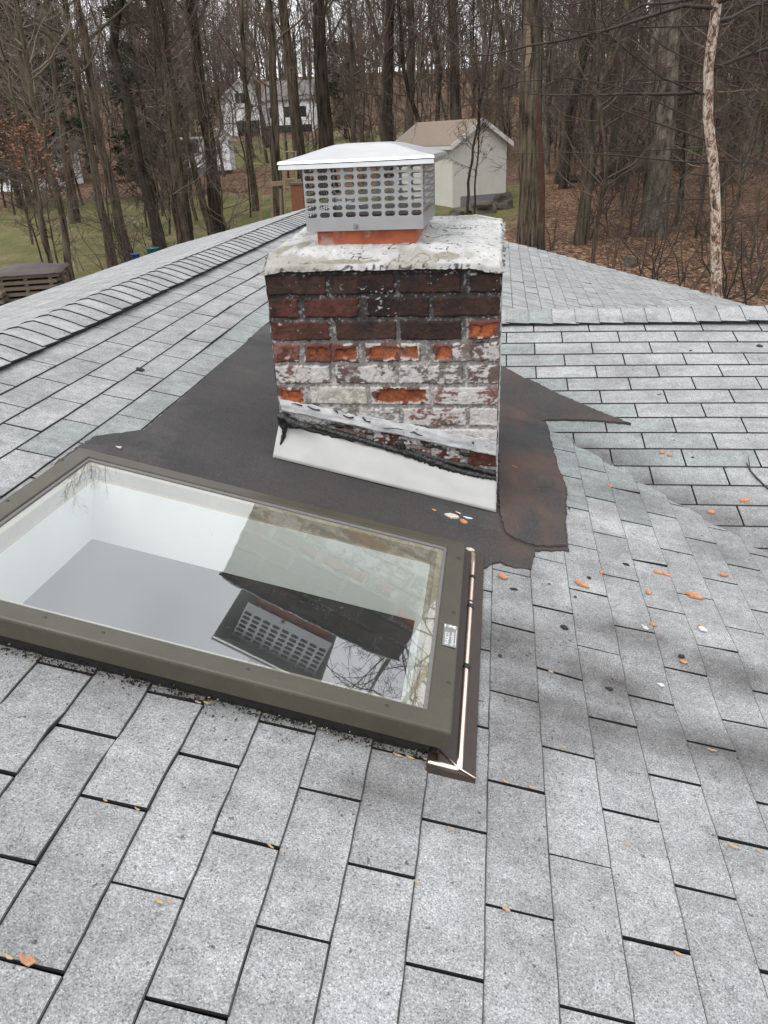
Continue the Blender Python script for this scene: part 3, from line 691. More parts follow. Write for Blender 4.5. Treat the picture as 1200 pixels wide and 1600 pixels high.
# crown: painted mortar, ragged at the edge
FX0, FX1, FY0, FY1 = -0.614, -0.275, 2.740, 3.20        # flue
def crown_z(x, y):
    z = -0.383 + 0.050 * sst(-.01, .13, y - 2.614) + 0.027 * sst(.1, .8, y - 2.614) - .018 * sst(-.10, .02, x) - .010 * sst(-.70, -.80, x)
    dx = np.maximum(np.maximum(FX0 - x, x - FX1), 0); dy = np.maximum(np.maximum(FY0 - y, y - FY1), 0)
    return z + 0.006 * np.exp(-np.hypot(dx, dy) / .03)
nx, ny = 200, 250
X, Y = np.meshgrid(np.linspace(-.795, .024, nx), np.linspace(2.614, 3.45, ny))
n1 = vnoise(X, Y, .05, 61, 4); n2 = vnoise(X, Y, .012, 62, 3); n3 = vnoise(X, Y, .16, 63, 4)
Z = crown_z(X, Y) + n1 * .003 + n2 * .0018
d = np.minimum(np.minimum(X + .795, .024 - X), np.minimum(Y - 2.614, 3.45 - Y))
rag = .012 + .013 * vnoise(X, Y, .035, 64, 3)
Z = Z - .013 * (1 - sst(0, .012, d - rag * .45))
col = np.ones(X.shape + (3,)) * np.array([.40, .40, .39]) * (1 + .20 * n1[..., None] + .08 * n2[..., None])
crack = np.minimum(np.abs(vnoise(X, Y, .13, 65, 4)), np.abs(vnoise(X * .5, Y, .09, 69, 4)))
near_fl = np.exp(-((X + .22) / .16) ** 2 - ((Y - 2.95) / .25) ** 2)
col = np.where(((crack < .012 + .022 * near_fl) & (vnoise(X, Y, .2, 66, 2) > -.15 - near_fl))[..., None], np.array([.05, .045, .04]), col)
dirt = sst(.35, .75, n3 + .5 * np.exp(-((Y - 2.66) / .06) ** 2) * sst(-.1, .25, vnoise(X, Y * .3, .12, 67, 3)) * 1.6)
col = col * (1 - .62 * dirt[..., None]) + np.array([.20, .185, .145]) * .62 * dirt[..., None]
for (bx, by, ba, bb) in ((-.165, 2.665, .055, .022), (-.50, 2.648, .12, .016), (-.74, 2.75, .04, .06), (-.10, 3.38, .14, .03), (-.68, 2.80, .03, .10)):
    g = sst(.35, .6, np.exp(-((X - bx) / ba) ** 2 - ((Y - by) / bb) ** 2) + .25 * n1); col = col * (1 - .8 * g[..., None]) + np.array([.19, .17, .125]) * .8 * g[..., None]
edge = 1 - sst(.006, .018, d + .010 * n1); col = col * (1 - .35 * edge[..., None]) + np.array([.10, .09, .08]) * .35 * edge[..., None] * (1 + n2[..., None])
col = np.where((n2 > .62)[..., None] & (n1 > -.1)[..., None], np.array([.17, .155, .14]), col); col = np.where(((d < .012 + .006 * n1) & (n2 > .15))[..., None], np.array([.05, .042, .036]), col)
# ragged outline
ox = np.where(d < .03, 1, 0) * vnoise(X, Y, .028, 68, 3) * .005
X2 = X + ox * np.where(X < -.4, 1, -1) * (np.minimum(X + .795, .024 - X) < .03); Y2 = Y + ox * np.where(Y < 3.2, 1, -1) * (np.minimum(Y - 2.614, 3.45 - Y) < .03)
idx = np.arange(nx * ny).reshape(ny, nx)
P = np.stack([X2, Y2, Z], -1)
me = mesh_np('crown', P.reshape(-1, 3), np.stack([idx[:-1, :-1], idx[:-1, 1:], idx[1:, 1:], idx[1:, :-1]], -1).reshape(-1, 4), M['crown'])
attr_color(me, 'paint', np.clip(col, .01, .9).reshape(-1, 3)); crown = link('crown', me, chimney)
bmx = MB(); bmx.box((-.775, 2.64, -.425), (.006, 3.41, -.396)); bmx.build('crown_bed', M['base_dark'], chimney)  # dark bed showing as a thin line between crown and bricks

# flue tile
fb = MB(); t_ = .022
def ring(mb, x0, x1, y0, y1, z0, z1, t):
    o = [(x0, y0), (x1, y0), (x1, y1), (x0, y1)]; i = [(x0 + t, y0 + t), (x1 - t, y0 + t), (x1 - t, y1 - t), (x0 + t, y1 - t)]
    V = [(*p, z0) for p in o] + [(*p, z1) for p in o] + [(*p, z1) for p in i] + [(*p, z0) for p in i]
    F_ = []
    for k in range(4):
        j = (k + 1) % 4
        F_ += [(k, j, 4 + j, 4 + k), (4 + k, 4 + j, 8 + j, 8 + k), (8 + k, 8 + j, 12 + j, 12 + k)]
    mb.add(V, F_)
ring(fb, FX0, FX1, FY0, FY1, -.42, -.272, t_)
fl = fb.build('flue_liner', M['flue'], chimney)
sb = MB(); ring(sb, FX0 + t_ - .001, FX1 - t_ + .001, FY0 + t_ - .001, FY1 - t_ + .001, -.42, -.274, .006); sb.box((FX0 + t_, FY0 + t_, -.43), (FX1 - t_, FY1 - t_, -.40)); sb.build('flue_soot', M['tar'], chimney)

# apron flashing (white sheet), bent out over the felt
def sheet_grid(name, TL, TR, BR, BL, mat, parent, nu=60, nv=10, amp=.003, thick=.0012, seed=1, jag_top=.0, jag_bot=.0, bulge=0):
    TL, TR, BR, BL = map(lambda p: np.array(p, float), (TL, TR, BR, BL)); nrm = _n(np.cross(TR - TL, BL - TL))
    if nrm[1] > 0: nrm = -nrm
    s, t = np.meshgrid(np.linspace(0, 1, nu), np.linspace(0, 1, nv))
    jt = vnoise(s, s * 0, .05, seed + 4, 4) * jag_top; jb = vnoise(s, s * 0 + 3, .05, seed + 5, 4) * jag_bot
    t2 = t * (1 + jb - jt) + jt
    P = (TL + (TR - TL) * s[..., None]) * (1 - t2[..., None]) + (BL + (BR - BL) * s[..., None]) * t2[..., None]
    P = P + nrm * (amp * vnoise(s * 1.0, t * .25, .12, seed, 3) + bulge * np.sin(np.pi * t))[..., None]
    Q = P - nrm * thick
    idx = np.arange(nu * nv).reshape(nv, nu); k = nu * nv
    fr = np.stack([idx[:-1, :-1], idx[1:, :-1], idx[1:, 1:], idx[:-1, 1:]], -1).reshape(-1, 4)
    bd = np.concatenate([idx[0], idx[1:, -1], idx[-1, ::-1][1:], idx[::-1, 0][1:]])
    sd2 = np.stack([bd[:-1], bd[1:], bd[1:] + k, bd[:-1] + k], -1)
    me = mesh_np(name, np.concatenate([P.reshape(-1, 3), Q.reshape(-1, 3)]), np.concatenate([fr, (fr + k)[:, ::-1], sd2]), mat, smooth=True)
    bm = bmesh.new(); bm.from_mesh(me); bmesh.ops.recalc_face_normals(bm, faces=bm.faces[:]); bm.to_mesh(me); bm.free()
    return link(name, me, parent)
zr = lambda x: zmain(x) + .016
pTL, pTR = at(436, 661, 2.622), at(775.5, 748, 2.622)
pBL, pBR = np.array([-.806, 2.572, zr(-.806)]), np.array([.0155, 2.575, zr(.0155)])
apron = sheet_grid('apron_flashing', pTL, pTR, pBR, pBL, M['sheet'], chimney, 90, 10, .0030, .0015, 5, jag_top=.03, bulge=-.002)
# stepped strip let into the brickwork, painted over
strip = sheet_grid('counter_flashing', at(436, 623, 2.617), at(776, 690, 2.617), at(776, 713, 2.607), at(440, 641, 2.607), M['strip'], chimney, 110, 12, .004, .003, 9, jag_top=.22, jag_bot=.08, bulge=.002)
# tar along the joints, and a black line for the strip's shadow gap
tb_ = MB(); r_ = random.Random(5)
def bead(pix, Y, r0, jit, k=7):
    pts, rad = [], []
    for i in range(len(pix) - 1):
        a, b = np.array(pix[i]), np.array(pix[i + 1]); n = max(2, int(np.hypot(*(b - a)) / 7))
        for j in range(n):
            p = a + (b - a) * j / n; pts.append(at(p[0] + r_.uniform(-1.5, 1.5), p[1] + r_.uniform(-2.2, 2.2), Y)); rad.append(r0 * .72 * r_.uniform(1 - jit, 1 + jit))
    tb_.tube(pts, rad, k)
bead([(440, 644), (520, 662), (610, 684), (700, 702), (776, 720)], 2.632, .0085, .35)  # black bead in place of the shadow gap under the strip
bead([(436, 657), (470, 668), (520, 679), (572, 692)], 2.631, .012, .4)
bead([(572, 690), (640, 708), (700, 727), (740, 742), (776, 750)], 2.631, .013, .4)
for a, b in (((455, 630), (478, 636)), ((482, 636), (505, 641)), ((520, 642), (530, 647)), ((535, 650), (560, 654)), ((566, 654), (582, 658)), ((600, 668), (640, 676)), ((640, 674), (668, 681)), ((738, 690), (742, 694)), ((624, 690), (631, 706)), ((628, 692), (622, 706))):
    bead([a, ((a[0] + b[0]) / 2, (a[1] + b[1]) / 2 + r_.uniform(-1, 1)), b], 2.608, .0034, .7, 6)
tb_.build('tar_and_gap_shadow', M['tar'], chimney, True)
def smear(outline, Y, thick, name='tar_smear', res=.004):
    P = []
    for i in range(len(outline)):
        a, b = np.array(outline[i], float), np.array(outline[(i + 1) % len(outline)], float); n = max(1, int(np.hypot(*(b - a)) / 2.2))
        P += [a + (b - a) * k / n + rng.normal(0, .45, 2) for k in range(n)]
    W_ = np.array([at(p[0], p[1], Y) for p in P]); bm = bmesh.new(); bm.faces.new([bm.verts.new((w_[0], w_[2], 0)) for w_ in W_]); bmesh.ops.triangulate(bm, faces=bm.faces[:])
    for _ in range(4):
        ed = [e for e in bm.edges if e.calc_length() > res * 2 and not e.is_boundary]
        if not ed: break
        bmesh.ops.subdivide_edges(bm, edges=ed, cuts=1); bmesh.ops.triangulate(bm, faces=bm.faces[:])
    B = np.array([[v.co.x, v.co.y] for v in bm.verts if v.is_boundary])
    for v in bm.verts:
        dd_ = np.hypot(B[:, 0] - v.co.x, B[:, 1] - v.co.y).min(); x, z = v.co.x, v.co.y
        hh = thick * math.sqrt(min(1, dd_ / .012)) * (1 + .5 * float(vnoise(np.array([x]), np.array([z]), .02, 12, 2)[0]))
        v.co = (x, Y + .006 - hh - (.006 if dd_ > 1e-6 else 0), z)
    bmesh.ops.recalc_face_normals(bm, faces=bm.faces[:]); me = bpy.data.meshes.new(name); bm.to_mesh(me); bm.free(); me.materials.append(M['tar']); me.polygons.foreach_set('use_smooth', [True] * len(me.polygons)); return link(name, me, chimney)
smear([(432, 650), (438, 645), (446, 647), (455, 653), (470, 659), (488, 664), (492, 669), (478, 671), (462, 671), (450, 669), (447, 676), (445, 688), (440, 700), (437, 711), (432, 713), (431, 707), (435, 696), (439, 682), (440, 672), (434, 664)], 2.598, .009)
smear([(492, 664), (540, 676), (600, 694), (640, 704), (680, 718), (720, 733), (776, 746), (776, 752), (740, 747), (700, 738), (660, 724), (620, 710), (570, 694), (520, 681), (490, 671)], 2.618, .006)
smear([(620, 690), (630, 688), (634, 696), (632, 708), (622, 710), (617, 702)], 2.622, .005)
smear([(640, 700), (690, 715), (740, 728), (776, 738), (776, 746), (730, 735), (690, 725), (645, 712)], 2.6235, .003)

# ------------------------------------------------------------------ chimney cap (sits on the flue)
cap = empty('chimney_cap', (-.45, 2.97, -.281), 'stainless steel chimney cap with perforated cage standing on the clay flue', 'chimney cap')
GX0, GX1, GY0, GY1, GZ0, GZ1 = -0.645, -0.248, 2.720, 3.225, -.281, -.080
def perforated(mb, o, eu, length, z0, z1, cols, rows, band, th, nrm):
    """sheet with rounded slots; o = lower corner, eu = direction"""
    eu = np.array(eu, float); nrm = np.array(nrm, float); cw = length / cols; ch = (z1 - z0 - band) / rows
    N = 16
    def pt(u, v, k): return np.array(o) + eu * u + np.array([0, 0, v]) + nrm * k
    mb.add([pt(0, 0, 0), pt(length, 0, 0), pt(length, band, 0), pt(0, band, 0), pt(0, 0, -th), pt(length, 0, -th), pt(length, band, -th), pt(0, band, -th)], [(0, 1, 2, 3), (7, 6, 5, 4), (0, 4, 5, 1)])
    hw, hh = cw * .39, ch * .36
    for c in range(cols):
        for r in range(rows):
            uc, vc = (c + .5) * cw, band + (r + .5) * ch
            inn, outr = [], []
            for k in range(N):
                a = 2 * math.pi * (k + .5) / N; ca, sa = math.cos(a), math.sin(a)
                rad = min(hh, hw); inn.append((uc + (hw - rad) * (1 if ca > 0 else -1) + rad * ca, vc + rad * sa * (hh / rad)))
                q = max(abs(ca) / (cw / 2), abs(sa) / (ch / 2)); outr.append((uc + ca / q, vc + sa / q))
            # snap corners so cells meet
            V = [pt(*p, 0) for p in outr] + [pt(*p, 0) for p in inn] + [pt(*p, -th) for p in inn] + [pt(*p, -th) for p in outr]
            F_ = []
            for k in range(N):
                j = (k + 1) % N
                F_ += [(k, j, N + j, N + k), (N + k, N + j, 2 * N + j, 2 * N + k), (2 * N + k, 2 * N + j, 3 * N + j, 3 * N + k)]
            b0 = [pt(c * cw, band + r * ch, 0), pt((c + 1) * cw, band + r * ch, 0), pt((c + 1) * cw, band + (r + 1) * ch, 0), pt(c * cw, band + (r + 1) * ch, 0)]
            mb.add(V, F_)
            # corner triangles between the outer ring and the cell corners
            ang = [math.pi * 1.25, math.pi * 1.75, math.pi * .25, math.pi * .75]
            for q4, (cu, cv) in enumerate(((0, 0), (1, 0), (1, 1), (0, 1))):
                corner = (c * cw + cu * cw, band + (r + cv) * ch)
                ds = sorted(range(N), key=lambda k: (outr[k][0] - corner[0]) ** 2 + (outr[k][1] - corner[1]) ** 2)
                best = None
                for k in range(N):
                    j = (k + 1) % N; A, B = outr[k], outr[j]
                    if (abs(A[0] - corner[0]) < 1e-6 and abs(B[1] - corner[1]) < 1e-6) or (abs(A[1] - corner[1]) < 1e-6 and abs(B[0] - corner[0]) < 1e-6): best = (A, B)
                if best: mb.add([pt(*best[0], 0), pt(*best[1], 0), pt(*corner, 0)], [(0, 1, 2)])
cg = MB()
perforated(cg, (GX0, GY0, GZ0), (1, 0, 0), GX1 - GX0, 0, GZ1 - GZ0, 9, 7, .040, .0012, (0, -1, 0))
perforated(cg, (GX1, GY0, GZ0), (0, 1, 0), GY1 - GY0, 0, GZ1 - GZ0, 11, 7, .040, .0012, (1, 0, 0))
perforated(cg, (GX1, GY1, GZ0), (-1, 0, 0), GX1 - GX0, 0, GZ1 - GZ0, 9, 7, .040, .0012, (0, 1, 0))
perforated(cg, (GX0, GY1, GZ0), (0, -1, 0), GY1 - GY0, 0, GZ1 - GZ0, 11, 7, .040, .0012, (-1, 0, 0))
me = cg.mesh('cage', M['cage']); link('cage', me, cap)
pb = MB(); ring(pb, GX0 + .002, GX1 - .002, GY0 + .002, GY1 - .002, GZ0, GZ0 + .004, .05); pb.build('base_plate', M['cage'], cap)
# lid: shallow hip with a turned down flange
LX0, LX1, LY0, LY1 = -0.712, -0.209, 2.675, 3.290
nx, ny = 57, 57
X, Y = np.meshgrid(np.linspace(LX0, LX1, nx), np.linspace(LY0, LY1, ny))
dxl = np.minimum(X - LX0, LX1 - X); dyl = np.minimum(Y - LY0, LY1 - Y)
dd = np.minimum(dxl * .95, dyl * 1.0)
tq = np.clip(dd / .18, 0, 1); Zl = -.059 + .047 * (.82 * tq + .18 * sst(0, 1, tq)) - .004 * sst(.8, 1.0, tq) + .0022 * vnoise(X, Y, .22, 91, 2)
idx = np.arange(nx * ny).reshape(ny, nx)
V = np.stack([X, Y, Zl], -1).reshape(-1, 3); Fq = np.stack([idx[:-1, :-1], idx[:-1, 1:], idx[1:, 1:], idx[1:, :-1]], -1).reshape(-1, 4)
bd = np.concatenate([idx[0], idx[1:, -1], idx[-1, ::-1][1:], idx[::-1, 0][1:]])
prof = [(-.004, -.0075), (.0, -.011), (-.002, -.024), (.006, -.0245)]
cx_, cy_ = (LX0 + LX1) / 2, (LY0 + LY1) / 2; allV = [V]; cur = bd; Ff = [Fq]; off = len(V)
for (ins, dz) in prof:
    B = V[bd].copy(); B[:, 0] += -np.sign(B[:, 0] - cx_) * ins * (np.abs(np.abs(B[:, 0] - cx_) - (LX1 - LX0) / 2) < 1e-4); B[:, 1] += -np.sign(B[:, 1] - cy_) * ins * (np.abs(np.abs(B[:, 1] - cy_) - (LY1 - LY0) / 2) < 1e-4); B[:, 2] += dz
    nxt = np.arange(len(B)) + off; off += len(B); allV.append(B)
    Ff.append(np.stack([cur[:-1], nxt[:-1], nxt[1:], cur[1:]], -1)); cur = nxt
und = V.copy(); und[:, 2] -= .012; uo = off; allV.append(und); Ff.append(Fq[:, ::-1] + uo)
me = mesh_np('lid', np.concatenate(allV), np.concatenate(Ff), M['steel'], smooth=False)
for p in me.polygons: p.use_smooth = p.index < len(Fq)
link('lid', me, cap)
sc_ = MB(); c0 = np.array([(GX0 + GX1) / 2 - .03, GY0 - .001, GZ0 + .013]); sc_.tube([c0, c0 + [0, -.006, 0]], .0085, 6); sc_.tube([c0 + [0, -.006, 0], c0 + [0, -.012, 0]], .004, 8); sc_.build('screw', M['steel_dark'], cap)

# ------------------------------------------------------------------ skylight
SX0, SX1, SY0, SY1 = -1.338, -0.098, 1.268, 2.178
def rfs(x, y, h): return rf(x, y, h + (1.72 - y) * .038 - .008)
def ring_loft(mb, prof, mi=0, rect=(SX0, SX1, SY0, SY1)):
    """prof: (inset, height) points lofted round the rectangle"""
    x0, x1, y0, y1 = rect; V = []
    for ins, h in prof:
        for (x, y) in ((x0 + ins, y0 + ins), (x1 - ins, y0 + ins), (x1 - ins, y1 - ins), (x0 + ins, y1 - ins)): V.append(rfs(x, y, h) if h > -.5 else rf(x, y, h))
    F_ = []
    for i in range(len(prof) - 1):
        for k in range(4):
            j = (k + 1) % 4; F_.append((i * 4 + k, i * 4 + j, (i + 1) * 4 + j, (i + 1) * 4 + k))
    mb.add(V, F_, mi)
fr = MB()
ring_loft(fr, [(.0015, .046), (0, .047), (0, .090), (.0015, .0945), (.005, .097), (.052, .0985), (.055, .097), (.056, .090), (.030, .089), (.004, .058), (.0015, .046)])
skylight = fr.build('skylight', M['bronze'], house)
gk = MB(); ring_loft(gk, [(.0555, .0935), (.063, .0925), (.064, .0885)]); gk.build('gasket', M['gasket'], skylight)
gl = MB(); gl.add([rfs(SX0 + .050, SY0 + .050, .0885), rfs(SX1 - .050, SY0 + .050, .0885), rfs(SX1 - .050, SY1 - .050, .0885), rfs(SX0 + .050, SY1 - .050, .0885)], [(0, 1, 2, 3)])
gl.build('glass_pane', M['glass'], skylight)
cb = MB(); ring_loft(cb, [(.030, -.03), (.030, .086), (.062, .086)], 0); cb.build('curb', M['asphalt'], skylight)
cb = MB(); ring_loft(cb, [(.064, .086), (.080, .083), (.080, .040), (.092, .038)], 0); cb.build('inner_rim', M['curb_tan'], skylight)
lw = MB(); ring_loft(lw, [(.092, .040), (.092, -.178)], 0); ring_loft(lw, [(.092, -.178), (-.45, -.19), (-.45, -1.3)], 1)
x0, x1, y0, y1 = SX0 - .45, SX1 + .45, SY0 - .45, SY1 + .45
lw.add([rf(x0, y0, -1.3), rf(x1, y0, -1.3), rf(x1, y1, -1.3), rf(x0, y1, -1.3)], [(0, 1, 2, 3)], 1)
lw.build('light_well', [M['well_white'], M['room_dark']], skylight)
def dome_screw(mb, p, r, nr, h=.35):
    nr = _n(np.asarray(nr, float)); a = _n(np.cross(nr, [0, 1, 0.01])); b = np.cross(nr, a); K = 10
    V = []
    for rr, hh in ((1.0, 0), (.92, h * .6), (.55, h), (.25, h * .9)): V += [p + r * (rr * (math.cos(2 * math.pi * k / K) * a + math.sin(2 * math.pi * k / K) * b) + hh * nr) for k in range(K)]
    F_ = [(i * K + k, i * K + (k + 1) % K, (i + 1) * K + (k + 1) % K, (i + 1) * K + k) for i in range(3) for k in range(K)] + [tuple(range(3 * K, 4 * K))]
    mb.add(V, F_)
def s_at(px, py):
    r = ray(px, py); k = (H0 + .0975 * CS) / (r[2] + T * r[0]); k = (H0 + (.0895 + (1.72 - r[1] * k) * .038) * CS) / (r[2] + T * r[0]); return r * k
for (px, py) in ((12, 782), (97, 717), (189, 706), (342, 744), (500, 783), (655, 822), (717, 872), (709, 957), (701, 1067), (604, 1103), (387, 1046), (161, 989), (70, 965)):
    sm = MB(); dome_screw(sm, s_at(px, py), .0052, NRM); sm.build('screw', M['screw'], skylight, True)
# maker's sticker on the frame
c_ = s_at(704, 994); sx, sy = c_[0], c_[1]
stx = lambda x, y, h=0: rfs(x - .024, y, .0992 + h)
st = MB(); hw, hl = .0175, .050
P0 = [(sx - hw, sy - hl), (sx + hw, sy - hl), (sx + hw, sy + hl), (sx - hw, sy + hl)]
st.poly([stx(*p) for p in P0], NRM * .0006); sticker = st.build('maker_sticker', M['sticker'], skylight)
def text_mesh(body, size, shear=0.0):
    cu = bpy.data.curves.new('lettering', 'FONT'); cu.body = body; cu.size = size; cu.align_x = 'LEFT'; cu.shear = shear; cu.fill_mode = 'FRONT'
    o = bpy.data.objects.new('lettering', cu); COL.objects.link(o); bpy.context.view_layer.update()
    me = bpy.data.meshes.new_from_object(o.evaluated_get(bpy.context.evaluated_depsgraph_get())); bpy.data.objects.remove(o); bpy.data.curves.remove(cu); return me
pr = MB()
for body, size, sh, ox_, oy_ in (('WASCO', .0155, 0, -.002, -.045), ('Skywindows', .0125, .25, .0095, -.046)):
    tm = text_mesh(body, size, sh)
    pr.add([stx(sx + ox_ - v.co.y, sy + oy_ + v.co.x, .0010) for v in tm.vertices], [tuple(p.vertices) for p in tm.polygons]); bpy.data.meshes.remove(tm)
def bar(xa, xb, ya, yb): pr.add([stx(sx + a, sy + b, .0010) for a, b in ((xa, ya), (xb, ya), (xb, yb), (xa, yb))], [(0, 1, 2, 3)])
bar(.0138, .0148, -.044, .030); bar(-.016, -.013, .034, .046)
def stroke(a, b, w_):
    a, b = np.array(a), np.array(b); t2 = _n(b - a); nn = np.array([-t2[1], t2[0]]) * w_
    pr.add([stx(sx + q[0], sy + q[1], .0011) for q in (a - nn, b - nn, b + nn, a + nn)], [(0, 1, 2, 3)])
for a, b, w_ in (((-.006, .036), (.012, .046), .0013), ((.012, .034), (-.004, .047), .0013), ((.003, .041), (.014, .041), .0010), ((-.010, .041), (.0, .041), .0008)): stroke(a, b, w_)
pm = pr.mesh('sticker_print', M['print']); link('sticker_print', pm, skylight)
# copper step flashing down the right side, mitred at the lower corner
cf = MB()
XA, XB, XC = -.118, -.0605, -.026
ytop, ybot = 2.235, 1.262
cf.add([rf(XA, ytop, .040), rf(XA + .012, ytop, .016), rf(XC, ytop, .016), rf(XC + .004, ytop, .004), rf(XA, ybot + .1, .040), rf(XA + .012, ybot - .005, .016), rf(XC, ybot - .012, .016), rf(XC + .004, ybot - .016, .004)], [(0, 1, 5, 4), (1, 2, 6, 5), (2, 3, 7, 6)])
cf.add([rf(-.130, ybot + .034, .016), rf(-.105, ybot + .034, .016), rf(XC - .0005, ybot - .012, .0165), rf(-.130, ybot - .012, .0165), rf(-.130, ybot - .016, .003), rf(XC + .0035, ybot - .016, .003)], [(0, 1, 2, 3), (3, 2, 5, 4)])
copper = cf.build('copper_flashing', M['copper_dark'], skylight)
cbm = MB(); cbm.tube([rf(XB, y, .0155) for y in np.linspace(ytop - .012, ybot + .002, 16)], .0078, 10); cbm.tube([rf(x, ybot + .002, .0155) for x in np.linspace(XB, -.128, 6)], .0062, 10)
cbm.tube([rf(-.112, ybot + .05, .017), rf(XB, ybot + .002, .019), rf(XC, ybot - .013, .018)], .0016, 6)
cbm.build('flashing_bead', M['copper'], skylight, True)
for yy, rr in ((2.07, .009), (1.905, .010), (1.62, .0105), (1.93, .006)):
    sm = MB(); dome_screw(sm, rf(XB + .001, yy, .0205), rr, NRM, .6); sm.build('flashing_screw', M['tar'], skylight, True)

# ------------------------------------------------------------------ debris on the roof
def top_main(px, py):
    p = on_main(px, py, .006); return np.array([p[0], p[1], zmain(p[0]) + float(sag(p[0], p[1])) + .006]), NRM
def top_felt(px, py):
    p = on_main(px, py, .014); return np.array([p[0], p[1], zmain(p[0]) + float(sag(p[0], p[1])) + .0125]), NRM
def top_wing(px, py):
    p = on_wing(px, py, .007); return np.array([p[0], p[1], zwing(p[1]) + wing_sag(p[0], p[1]) + .006]), np.array([0, -WS, 1]) / WCS
def flake(name, p, n, L, W, Hh, rot, mat, label, cat, group=None, seed=0, curl=0.0):
    """broken chip: ragged outline, domed uneven top"""
    r = random.Random(seed); K = 9; a = _n(np.cross([0, 1, 0], n)); b = np.cross(n, a); ca, sa = math.cos(rot), math.sin(rot)
    rad = [r.uniform(.50, 1.2) for _ in range(K)]
    mb = MB(); V = []
    for s_, h in ((1.0, 0.0), (.96, .65), (.72, 1.0), (.25, .85)):
        for k in range(K):
            th = 2 * math.pi * k / K; u = math.cos(th) * L / 2 * rad[k] * s_; v = math.sin(th) * W / 2 * rad[(k * 5) % K] * s_
            hh = Hh * h * r.uniform(.75, 1.15) + curl * (u / (L / 2)) ** 2
            V.append(a * (u * ca - v * sa) + b * (u * sa + v * ca) + n * hh)
    F_ = [(i * K + k, i * K + (k + 1) % K, (i + 1) * K + (k + 1) % K, (i + 1) * K + k) for i in range(3) for k in range(K)] + [tuple(range(3 * K, 4 * K)), tuple(range(K))[::-1]]
    mb.add(V, F_); o = link(name, mb.mesh(name, mat), None); o.location = tuple(p); return tag(o, label, cat, group)
CHIPS = [
 (786, 902, 'm', .042, .026, 'orange brick chip lying just right of the copper flashing top'),
 (909, 911, 'm', .058, .026, 'long orange brick flake beside a black tar crumb, below the torn felt'),
 (940, 893, 'm', .022, .020, 'small orange brick chip just above and right of a long flake'),
 (1026, 893, 'm', .036, .020, 'orange brick fragment, left half of a broken pair on pale shingles'),
 (1040, 897, 'm', .034, .020, 'orange brick fragment, right half of a broken pair on pale shingles'),
 (1130, 899, 'm', .034, .022, 'orange brick chip nearest the right edge on the main slope'),
 (1085, 931, 'm', .066, .030, 'largest flat orange brick flake on the shingles right of the skylight'),
 (1013, 924, 'm', .022, .022, 'small orange brick chip left of the largest flat flake'),
 (1020, 976, 'm', .028, .016, 'orange brick crumb beside a pale one above a shingle slot'),
 (1095, 979, 'm', .030, .014, 'thin orange brick chip leaning against a white paint flake'),
 (803, 730, 'f', .034, .014, 'lone orange brick chip on the brown felt right of the chimney'),
 (944, 714, 'm', .026, .016, 'small orange brick chip on the greenish shingles by the valley top'),
 (953, 762, 'm', .026, .018, 'orange brick chip in the valley below the greenish shingles'),
 (1035, 708, 'w', .034, .020, 'tan orange chip, left of two touching on the wing slope'),
 (1047, 712, 'w', .036, .016, 'tan orange chip, right of two touching on the wing slope'),
 (1163, 781, 'w', .044, .026, 'orange brick chip on the wing roof near the right edge'),
 (1111, 799, 'w', .030, .028, 'upright looking orange chip on the wing roof near the valley'),
 (678, 797, 'f', .026, .014, 'small pink orange chip just under the white apron flashing'),
 (724, 815, 'f', .034, .024, 'orange brick chip touching the big cream flake on the felt'),
]
TOPS = {'m': top_main, 'f': top_felt, 'w': top_wing}
for i, (px, py, s_, L, W, lab) in enumerate(CHIPS):
    p, n = TOPS[s_](px, py); flake('brick_chip', p, n, L, W, W * .34, rng.uniform(-.6, .5), M['chip'], lab, 'brick chip', 'brick chips fallen on the roof', 100 + i)
for i, (px, py, s_, L, W, mat, lab) in enumerate([
 (705, 807, 'f', .056, .034, 'chip_pale', 'largest cream painted flake on the felt below the apron flashing'),
 (731, 809, 'f', .040, .012, 'chip_white', 'thin white paint sliver on the felt beside the cream flake'),
 (716, 801, 'f', .026, .008, 'chip_pale', 'narrow cream splinter between the cream flake and the apron'),
 (734, 859, 'f', .030, .020, 'chip_pale', 'cream flake at the outer upper right corner of the skylight'),
 (1008, 981, 'm', .030, .016, 'chip_pale', 'pale flake beside an orange crumb at a shingle slot'),
 (1096, 984, 'm', .034, .022, 'chip_white', 'white paint flake under a thin orange chip'),
 (1034, 1061, 'm', .022, .012, 'chip_white', 'small white pebble like flake alone on grey shingles'),
 (1068, 1031, 'm', .026, .016, 'chip', 'tan flake tucked under a black tar crumb'),
 (186, 699, 'f', .022, .014, 'chip_pale', 'tiny cream flake behind the upper left skylight frame')]):
    p, n = TOPS[s_](px, py); flake('paint_flake', p, n, L, W, W * .3, rng.uniform(-.6, .2), M[mat], lab, 'flake', 'paint flakes on the roof', 140 + i, .002)
